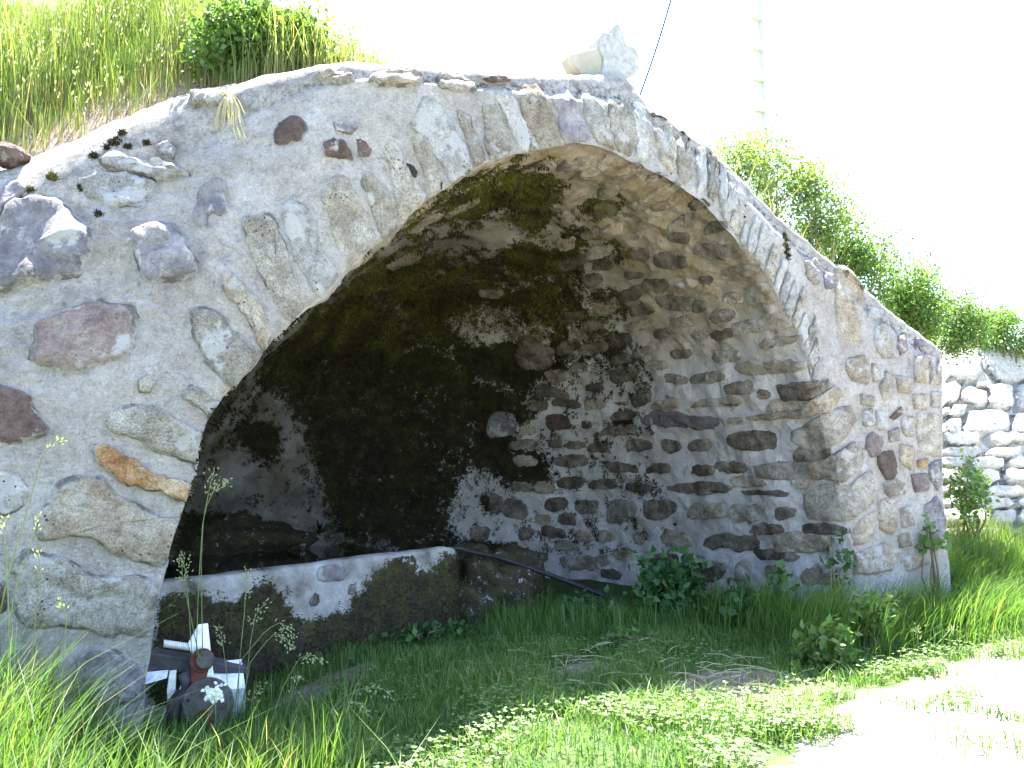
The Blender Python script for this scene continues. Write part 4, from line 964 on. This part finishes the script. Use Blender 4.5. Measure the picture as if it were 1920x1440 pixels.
# ------------------------------------------------------------------ dry stone wall on the right
M_DRYCORE = simple('wall_rubble', (.26, .23, .19), (.46, .43, .38), 30, .95, 0, 1.0, 40)
DW = empty('dry_stone_wall', (5.2, .8, .3)); tag(DW, 'sunlit dry stone retaining wall beyond the right end of the arch', 'dry stone wall')
a0, a1 = Vector((XE-.25, .42, .15)), Vector((9.5, .85, .15)); bat = math.tan(math.radians(33)); HT = 1.86
du_ = (a1-a0).normalized(); nb = Vector((-du_.y, du_.x, 0))
bv = []; n_u, n_v = 60, 16
for i in range(n_u):
    for j in range(n_v):
        p = a0.lerp(a1, i/(n_u-1)); z = -.2+j/(n_v-1)*(HT+.12)
        bv.append(np.array(p+nb*(z*bat)+Vector((0, 0, z))))
bq = grid_quads(n_u, n_v)
place(link('core', mesh_np('core', np.array(bv)+np.array(nb)*.02, bq), M_DRYCORE), DW); WB = bvh_of(bv, bq)
DRY = [z8((578, 215), (640, 198), (705, 215), (716, 300), (690, 338), (610, 335), (572, 300)), z8((720, 212), (800, 205), (960, 215), (960, 330), (840, 338), (720, 330)), z8((560, 345), (600, 335), (630, 360), (615, 420), (570, 430)),
 z8((622, 370), (660, 355), (730, 375), (735, 430), (700, 442), (615, 410)), z8((740, 348), (830, 342), (840, 440), (790, 450), (738, 430)), z8((690, 342), (735, 340), (733, 365), (690, 360)), z8((560, 440), (580, 440), (580, 472), (558, 475)),
 z8((587, 432), (650, 432), (640, 475), (590, 478)), z8((640, 455), (720, 445), (820, 455), (835, 540), (720, 552), (636, 552)), z8((572, 485), (630, 482), (630, 548), (575, 550)), z8((848, 345), (980, 345), (980, 450), (850, 445)), z8((842, 460), (1000, 460), (1000, 550), (845, 550))]
for p in DRY: stone(p, 's', .05, DW, 'field_stone', 18, WB, jag=.05, lump=.012)
y_ = 558
rd = random.Random(5)
while y_ < 1010:
    hgt = rd.uniform(34, 58); x_ = 1755+rd.uniform(-20, 10)
    while x_ < 2040:
        wd = rd.uniform(40, 95)
        if 560+y_ >= 0:
            cyp = 560+(y_-0)*0 if False else y_
        stone(ell(x_+wd/2, 825+(y_-558)*.55+0, wd*.95, hgt*.52), 's', .045, DW, 'field_stone', 14, WB, jag=.08, lump=.012); x_ += wd
    y_ += hgt
x_ = 1990
for row in range(5):
    x_ = 1985+rd.uniform(-20, 10)
    while x_ < 2350:
        wd = rd.uniform(50, 110); stone(ell(x_+wd/2, 665+row*46, wd*.94, 44), 's', .045, DW, 'field_stone', 14, WB, jag=.08, lump=.012); x_ += wd

# ------------------------------------------------------------------ shrubs and plants
def shrub(name, label, cat, c, rad, n, leaf, m, seed, stems=6, group=None, base_z=None):
    r2 = np.random.default_rng(seed); bz = base_z if base_z is not None else c[2]-rad[2]
    e = empty(name, (c[0], c[1], bz)); tag(e, label, cat, group)
    # clumps inside the crown carry the leaves: uneven outline with gaps
    k = 26; d = r2.normal(0, 1, (k, 3)); d /= np.linalg.norm(d, axis=1, keepdims=True)
    cc = np.array(c)+d*np.array(rad)*(r2.random((k, 1))**.5)*.82
    i = r2.integers(0, k, n); P = cc[i]+r2.normal(0, 1, (n, 3))*np.array(rad)*.19
    D = r2.normal(0, 1, (n, 3)); D[:, 2] -= .2; N = r2.normal(0, .7, (n, 3)); N[:, 2] += .9; N[:, 1] -= .2; N /= np.linalg.norm(N, axis=1, keepdims=True)
    L = r2.uniform(.6, 1.3, n)*leaf; V, T = leaves_np(P, D, N, L, L*.62)
    t = np.repeat(np.clip(r2.normal(.5, .25, n), 0, 1), 4)
    place(link('foliage', mesh_np('foliage', V, None, T, {'tint': t}), m, sm=False), e)
    mb = MB()
    for q in range(stems):
        tip = Vector(cc[q % k]); b = Vector((c[0]+r2.uniform(-.3, .3)*rad[0], c[1]+r2.uniform(-.3, .3)*rad[1], bz)); mid = b.lerp(tip, .5)+Vector((r2.normal()*.04, r2.normal()*.04, .03))
        mb.tube([b, mid, tip], [.008, .006, .003], 5)
    place(mb.build('stems', M_BARK), e)
    return e
def bushpx(px, py, Y, wpx, hpx):
    p = on_y(px, py, Y); k = (p-C).dot(RM @ Vector((0, 0, -1)))/FPX
    return p, (wpx*k/2, .28, hpx*k/2)
BUSH = [(480, 80, .72, 270, 240, 8500, .034, 'leafy green bramble rising behind the wall at the edge of the tall meadow grass', 'bramble', M_LEAF),
        (575, 100, .80, 170, 130, 4500, .028, 'pale sunlit bramble sloping down to the crest right of the leafy one', 'bramble', M_LEAF),
        (1400, 310, .8, 170, 190, 3600, .024, 'thin bleached shrub directly behind the arch shoulder', 'shrub', M_LEAFP),
        (1500, 400, .75, 200, 230, 7500, .026, 'upright green shrub behind the steep part of the wall crest', 'shrub', M_LEAFP),
        (1600, 500, .8, 210, 220, 9000, .026, 'bushy hedge shrub above the brown pier stones', 'shrub', M_LEAF),
        (1700, 560, .9, 210, 200, 10000, .026, 'dense rounded shrub above the right end of the arch wall', 'shrub', M_LEAF),
        (1790, 600, 1.2, 180, 150, 8000, .025, 'dense shrub where the arch wall meets the dry stone wall', 'shrub', M_LEAF),
        (1880, 620, 1.75, 190, 110, 8000, .026, 'low dense shrub spilling over the dry stone wall', 'shrub', M_LEAF),
        (2010, 610, 1.8, 190, 140, 5000, .028, 'shrub at the right edge above the dry stone wall', 'shrub', M_LEAF)]
for i, (px, py, Y, wp, hp_, n, lf, lab, cat, m) in enumerate(BUSH):
    p, rad = bushpx(px, py, Y, wp, hp_)
    shrub('bramble' if cat == 'bramble' else 'shrub', lab, cat, tuple(p), rad, n, lf, m, 40+i, base_z=float(hill_z(np.array([p.x]), np.array([p.y]))[0])-.03)
def lowplant(name, label, px, py, Y, wpx, hpx, n, leaf, m, seed):
    p, rad = bushpx(px, py, Y, wpx, hpx); rad = (rad[0], .10, rad[2])
    return shrub(name, label, 'plant', tuple(p), rad, n, leaf, m, seed, 5, None, float(ground_z(np.array([p.x]), np.array([p.y]))[0]))
lowplant('ivy_clump', 'dark leafy clump against the inner right wall near the hose', 1255, 1100, .40, 190, 150, 900, .055, M_LEAFD, 61)
lowplant('leafy_weed', 'low dark weeds at the foot of the wet boulder', 1110, 1150, .62, 170, 75, 420, .045, M_LEAFD, 62)
lowplant('leafy_weed', 'small weed with rounded leaves below the long lower stones', 1460, 1090, .12, 60, 70, 60, .05, M_LEAFD, 63)
lowplant('climbing_plant', 'thin upright climber on the corner of the right pier', 1572, 1055, -.08, 50, 130, 60, .05, M_LEAFD, 64)
lowplant('leafy_weed', 'small yellow-green weed growing at the far right corner of the pier', 1748, 1010, -.06, 45, 95, 90, .045, M_LEAF, 65)
lowplant('nettle_clump', 'light green nettle clump in the grass before the right pier', 1545, 1215, -.62, 140, 130, 480, .042, M_LEAF, 66)
lowplant('leafy_weed', 'broad-leaved weeds under the right wall beside the ivy', 1400, 1130, .10, 170, 90, 300, .055, M_LEAFD, 67)
lowplant('leafy_weed', 'dark weeds along the foot of the mossy trough', 800, 1185, .50, 220, 40, 240, .04, M_LEAFD, 68)
lowplant('leafy_weed', 'sunny undergrowth at the base of the dry stone wall', 1815, 935, .55, 110, 170, 900, .035, M_LEAF, 69)
lowplant('leafy_weed', 'weeds in the shaded grass left of the bare earth patch', 1180, 1205, -.05, 120, 60, 300, .034, M_LEAF, 70)
lowplant('leafy_weed', 'nettle-like weeds at the foot of the corner stones', 1640, 1150, -.50, 120, 110, 330, .042, M_LEAF, 71)
lowplant('leafy_weed', 'broad dock leaves beside the straw below the hose', 1150, 1165, .45, 60, 60, 70, .075, M_LEAFD, 72)
# ferns at the back of the basin
def fern(label, px, py, seed, n=24, Ls=.2):
    h = cast(px, py); rd = random.Random(seed); p = h[0]+Vector((0, -.06, 0)); e = empty('fern', p); tag(e, label, 'fern')
    mb = MB()
    for k in range(n):
        a = rd.uniform(-2.8, -.3); d = Vector((math.cos(a), math.sin(a), rd.uniform(.5, 1.6))).normalized(); L = Ls*rd.uniform(.6, 1.1)
        pts = [p+d*L*t+Vector((0, 0, -.35*L*t*t)) for t in (0, .35, .7, 1)]
        for q in range(3): mb.leaf(pts[q], pts[q+1]-pts[q], Vector((0, -.5, .8)), (pts[q+1]-pts[q]).length*1.25, .022*(1-q*.25))
    o = mb.build('fronds', M_LEAFD, e, False); return e
fern('dark fern on the back ledge, left of the pair', 525, 1000, 1); fern('dark fern on the back ledge, right of the pair', 595, 1000, 2); fern('small fern at the back of the basin behind the trough middle', 655, 1000, 3, 12, .13)

# ------------------------------------------------------------------ seeding grasses
def ribbon(mb, pts, w_):
    pts = [Vector(p) for p in pts]; b = len(mb.v); n = len(pts)
    for i, p in enumerate(pts):
        t = pts[min(i+1, n-1)]-pts[max(i-1, 0)]; s_ = t.cross(p-C); s_ = s_.normalized()*w_*.5*(1-.6*i/(n-1)); mb.v += [p-s_, p+s_]
    for i in range(n-1): mb.f.append((b+2*i, b+2*i+1, b+2*i+3, b+2*i+2))
def seedgrass(label, Y, stalks, seed, head=.09, nsp=30):
    rd = random.Random(seed); p0 = on_y(*stalks[0][0], Y); gz = p0.z
    e = empty('seeding_grass', p0); tag(e, label, 'grass')
    for st in stalks:
        pts = [on_y(x, y, Y+rd.uniform(-.03, .03)*0-.02*i) for i, (x, y) in enumerate(st)]; pts = [Vector(q) for q in resample(pts, 14)]
        mb = MB(); mb.tube(pts, [.0022-.001*i/13 for i in range(14)], 4); place(mb.build('stalk', M_SEEDSTEM), e)
        mb = MB(); L = len(pts)
        for k in range(nsp):
            t = 1-rd.random()**1.2*head/max(sum((pts[i+1]-pts[i]).length for i in range(L-1)), .05)
            i = min(int(max(t, 0)*(L-1)), L-2); p = pts[i].lerp(pts[i+1], max(t, 0)*(L-1)-i); d = (pts[i+1]-pts[i]).normalized()
            o_ = Vector((rd.gauss(0, 1), rd.gauss(0, .6), rd.gauss(-.4, .8)))*.010
            mb.leaf(p+o_*(.5 if nsp < 20 else 1), d+o_*40, Vector((0, -1, .2)), .012, .004 if nsp < 20 else .005)
        o = mb.build('seed_head', M_SEED, e, False)
    return e
M_SEEDSTEM = simple('green_stem', (.10, .15, .05), (.18, .22, .08), 30, .7)
seedgrass('tall seeding grass with fluffy heads against the dark niche, right of the left foot', .05, [[(368, 1230), (372, 1100), (380, 980), (395, 905), (402, 882)], [(380, 1230), (377, 1060), (382, 960), (415, 890), (424, 905)], [(360, 1230), (352, 1110), (346, 1060), (340, 1045)], [(375, 1240), (350, 1120), (340, 1070), (345, 1050)]], 1)
seedgrass('drooping seed heads to the right of the rusty machine part', -.05, [[(440, 1340), (450, 1240), (500, 1180), (530, 1165), (548, 1190)], [(450, 1340), (470, 1240), (510, 1190), (535, 1190), (545, 1215)], [(445, 1340), (450, 1230), (458, 1150), (463, 1072)], [(430, 1340), (425, 1260), (415, 1190), (410, 1170)], [(455, 1340), (470, 1200), (480, 1150), (497, 1132)]], 2)
seedgrass('arching seed head bent over the shaded lawn by the machine part', -.25, [[(500, 1380), (530, 1290), (560, 1235), (585, 1225), (602, 1240)], [(520, 1390), (548, 1300), (555, 1262), (560, 1275)], [(480, 1390), (470, 1320), (480, 1290), (490, 1285)]], 3)
seedgrass('two pale drooping seed heads low over the lawn', -.35, [[(560, 1400), (610, 1350), (650, 1315), (675, 1318), (690, 1345)], [(570, 1390), (640, 1310), (680, 1290), (715, 1290), (730, 1300)]], 4)
seedgrass('thin tall grass stalks in front of the lowest left wall stones', -.7, [[(0, 1150), (20, 1060), (50, 960), (80, 850), (115, 820)], [(10, 1260), (25, 1120), (45, 1060), (65, 1000), (72, 965)], [(55, 1290), (65, 1180), (75, 1080), (72, 1035)], [(110, 1330), (118, 1250), (125, 1160), (112, 1120)], [(20, 1300), (15, 1120), (10, 1010), (12, 970)]], 5, .045, 10)
seedgrass('bent dry stalks standing at the sunny edge of the path', -.62, [[(1718, 1262), (1722, 1215), (1720, 1175)], [(1735, 1260), (1755, 1210), (1790, 1172)], [(1540, 1305), (1548, 1280), (1605, 1262)], [(1590, 1290), (1600, 1270), (1608, 1262)]], 6, .05)
# dried tuft hanging over the crest
p0 = cast(440, 196)[0]; e = empty('dried_grass_tuft', p0); tag(e, 'pale dried grass tuft hanging over the wall near the crest', 'grass')
rd = random.Random(3); mb = MB()
for k in range(34):
    xe = rd.uniform(402, 468); ye = rd.uniform(225, 288)*(1-.12*abs(xe-445)/40); pts = []
    for t in (0, .25, .5, .75, 1):
        x = 436+rd.uniform(-8, 14)*0+(xe-436)*t**.8; y = 184+(ye-184)*t-18*math.sin(math.pi*t)*(.4)
        h = cast(x, y)
        if h: pts.append(h[0]+h[1]*(.012+.025*math.sin(math.pi*t*.9)))
    if len(pts) > 2: ribbon(mb, pts, .006)
o = mb.build('blades', M_STRAW, e, False)
# white umbel in the foreground grass
p0 = on_z(395, 1420, -.15); hp0 = on_y(402, 1300, p0.y); e = empty('white_wildflower', p0); tag(e, 'small white wildflower in front of the round iron disc', 'wildflower')
mb = MB(); mb.tube(resample([p0, p0.lerp(hp0, .6)+Vector((.01, 0, 0)), hp0], 8), .0018, 4); place(mb.build('stem', M_SEEDSTEM), e)
mb = MB()
for k in range(70):
    c_ = hp0+Vector((random.gauss(0, .016), random.gauss(0, .012), random.gauss(0, .010))); a = random.random()*6.28
    mb.leaf(c_, Vector((math.cos(a), -.3, math.sin(a))), Vector((0, -.8, .6)), .017, .013)
mb.build('petals', M_PETAL, e, False)
# straw litter
def straw(label, px, py, wpx, seed, n=160):
    p = on_z(px, py, .0); rd = random.Random(seed); mb = MB(); s_ = wpx*.0021
    for k in range(n):
        c_ = Vector((p.x+rd.gauss(0, s_*.5), p.y+rd.gauss(0, s_*.5), 0)); c_.z = float(ground_z(np.array([c_.x]), np.array([c_.y]))[0])+.012+rd.random()*.03
        a = rd.random()*6.28; d = Vector((math.cos(a), math.sin(a), rd.gauss(0, .12)))*rd.uniform(.03, .08); ribbon(mb, [c_-d, c_+Vector((0, 0, .008)), c_+d], .004)
    o = mb.build('dry_straw', M_STRAW, None, False); tag(o, label, 'straw', kind='stuff')
straw('dry straw heap on the ground below the black hose', 1082, 1190, 70, 1); straw('dry straw on the bare patch of the lawn', 1210, 1225, 70, 2, 45); straw('straw litter beside the bare earth', 1380, 1285, 170, 3, 70); straw('thin straw scattered on the bare middle of the lawn', 1080, 1262, 170, 4, 55)
# flat stone at the foot of the trough
fs = on_z(600, 1250, -.10)
rock('flat_stone', 'flat grey stone lying in the grass before the trough', 'stone', (fs.x, fs.y, fs.z-.03), (.22, .06, .06), .2, 1.5, SM['m'])
ds = on_y(15, 292, .42); rock('bank_stone', 'dark stone lying at the foot of the meadow bank, left edge', 'stone', tuple(ds), (.07, .06, .045), .25, 2, SM['b'])

# ------------------------------------------------------------------ rusty machine part
MY = .16
def mp(x, y, Y=MY): return on_y(x, y, Y)
MP = empty('rusty_machine_part', mp(385, 1362)); tag(MP, 'rusty farm machine part with round disc and galvanised plates by the left foot', 'machine part')
def zq(*p): return [(260+x/6.545, 1150+y/6.545) for x, y in p]
def slab(name, poly, Y, th, m, tilt=0, bevel=.002, yaw=0):
    """plate cut to an outline, thickness th, leaning back by tilt about its lower edge"""
    pts = [mp(x, y, Y) for x, y in poly]; zb = min(p.z for p in pts); x0 = sum(p.x for p in pts)/len(pts)
    mb = MB(); n = len(pts); A = []
    for p in pts:
        h_ = p.z-zb; dx = p.x-x0
        A.append(Vector((p.x, p.y+h_*math.tan(math.radians(tilt))+dx*math.tan(math.radians(yaw)), p.z)))
    nrm = (A[1]-A[0]).cross(A[2]-A[0]).normalized()
    if nrm.y < 0: nrm = -nrm
    mb.v = A+[p+nrm*th for p in A]; mb.f = [tuple(range(n)), tuple(range(2*n-1, n-1, -1))]+[(i, n+i, n+(i+1) % n, (i+1) % n) for i in range(n)]
    return mb.build(name, m, MP, False, bevel)
mb = MB(); A_, B_ = mp(235, 1232, .22), mp(462, 1252, .22)
ax = (B_-A_).normalized(); upv = Vector((0, -.15, 1)).normalized(); dpv = ax.cross(upv)
mb.v = [A_+upv*a+dpv*b for a, b in ((-.042, -.035), (.042, -.035), (.042, .035), (-.042, .035))]+[B_+upv*a+dpv*b for a, b in ((-.012, -.035), (.012, -.035), (.012, .035), (-.012, .035))]
mb.f = [(0, 1, 2, 3), (7, 6, 5, 4), (0, 4, 5, 1), (1, 5, 6, 2), (2, 6, 7, 3), (3, 7, 4, 0)]
mb.build('beam', M_BEAM, MP, False, .004)
slab('upright_plate', zq((740, 145), (860, 130), (890, 470), (930, 810), (840, 810), (640, 480), (610, 370)), .13, .006, M_ZINC, 6)
slab('box_plate', zq((915, 645), (1300, 600), (1312, 918), (1140, 935), (920, 830)), .15, .006, M_ZINC, 38)
slab('lower_plate', zq((1135, 925), (1312, 918), (1312, 1300), (1135, 1300)), .14, .006, M_ZINC, 0)
slab('side_plate', zq((60, 740), (375, 708), (350, 800), (60, 875)), .14, .006, M_ZINC, 36)
slab('strut', zq((380, 710), (470, 700), (455, 1000), (360, 1200), (345, 950)), .15, .008, M_ZINC, 4)
slab('corner_plate', zq((540, 855), (605, 910), (500, 1025), (480, 1000)), .12, .005, M_ZINC, 30)
mb = MB(); mb.tube([mp(350, 1262, .15), mp(352, 1275, .14), mp(345, 1300, .14), mp(328, 1318, .15), mp(322, 1360, .15)], .030, 12); mb.build('bent_pipe', M_BEAM, MP)
def disc(name, px, py, Y, r_, th, m, yaw=-18, par=None, n=40):
    c_ = mp(px, py, Y); Rz = Matrix.Rotation(math.radians(yaw), 3, 'Z'); mb = MB()
    for y0 in (-th/2, th/2):
        for rad in (r_-.002, r_): 
            for k in range(n): a = 2*math.pi*k/n; mb.v.append(c_+Rz @ Vector((math.cos(a)*rad, y0*(1 if rad < r_ else .6), math.sin(a)*rad)))
    mb.f.append(tuple(range(n))); mb.f.append(tuple(range(2*n, 3*n))[::-1])
    for k in range(n):
        k2 = (k+1) % n; mb.f += [(k, n+k, n+k2, k2), (n+k, 3*n+k, 3*n+k2, n+k2), (3*n+k, 2*n+k, 2*n+k2, 3*n+k2)]
    return mb.build(name, m, par or MP, False)
rd_ = disc('round_disc', 390, 1318, .085, .091, .014, M_IRON)
hb_ = disc('hub_boss', 379, 1238, .10, .042, .03, M_RUST); disc('bolt_head', 385, 1237, .075, .030, .03, M_IRON, par=hb_)
disc('bolt_hole', 353, 1313, .076, .006, .006, M_RUBBER, par=rd_, n=14)
slab('link_arm', zq((640, 600), (700, 640), (860, 700), (830, 800), (850, 960), (650, 960), (640, 800)), .105, .02, M_RUST, 0, .004)
disc('hub_centre', 385, 1345, .074, .03, .012, M_RUST, par=rd_)
mb = MB()
for k in range(14): 
    c_ = mp(308+k*3.6, 1207+k*.5, .155); mb.tube([c_+Vector((0, 0, -.012)), c_+Vector((.002, -.004, .0)), c_+Vector((.001, 0, .014))], [.0035, .0048, .003], 6)
tag(mb.build('ribbed_shell', M_BONE), 'small bleached white ribbed piece lying on the dark beam', 'shell')

# ------------------------------------------------------------------ utility pole and wire
PY = 11.0
pc = on_y(1416, 120, PY); k_ = (pc-C).dot(RM @ Vector((0, 0, -1)))/FPX; pw = 33*k_
UP = empty('utility_pole', (pc.x, PY, 2.0)); tag(UP, 'pale concrete utility pole with stepped recesses rising beyond the hill', 'utility pole')
zt, zb_ = pc.z+4.2, 1.5
def taper(z): return pw*.5*(1.35-.35*(z-zb_)/(zt-zb_))
for s_ in (-1, 1):
    mb = MB(); vs = []
    for z in (zb_, zt):
        h_ = taper(z); xa, xb = (s_*h_, s_*(h_-pw*.14)); vs += [(pc.x+min(xa, xb), PY-.12, z), (pc.x+max(xa, xb), PY-.12, z), (pc.x+max(xa, xb), PY+.12, z), (pc.x+min(xa, xb), PY+.12, z)]
    mb.v = [Vector(v) for v in vs]; mb.f = [(0, 1, 2, 3), (7, 6, 5, 4), (0, 4, 5, 1), (1, 5, 6, 2), (2, 6, 7, 3), (3, 7, 4, 0)]; mb.build('flange', M_CONC, UP, False)
mb = MB(); h_ = taper(zt)-pw*.14; mb.prism([(-taper(zb_)+pw*.13, zb_), (taper(zb_)-pw*.13, zb_), (h_, zt), (-h_, zt)], .04, Matrix.Translation((pc.x, PY+.0, 0))); mb.build('back_plate', M_CONC, UP, False)
zz = zb_+.2
for q in range(18):
    if zz > zt: break
    h_ = taper(zz)-pw*.14; mb = MB(); mb.prism([(-h_, 0), (h_, 0), (h_, .30*60*k_), (h_*.5, .36*60*k_), (-h_*.5, .36*60*k_), (-h_, .30*60*k_)], .18, Matrix.Translation((pc.x, PY-.09, zz))); mb.build('web', M_CONC, UP, False)
    zz += 60*k_
wa, wb = on_y(1190, 205, 6.0), on_y(1300, -160, 5.0)
mb = MB(); mb.tube([wa.lerp(wb, t)+Vector((0, 0, -.15*math.sin(math.pi*t))) for t in np.linspace(0, 1, 14)], .011, 5)
tag(mb.build('overhead_wire', M_WIRE), 'thin dark wire slanting into the sky right of the cross', 'wire')
print('stones', NSTONE[0])
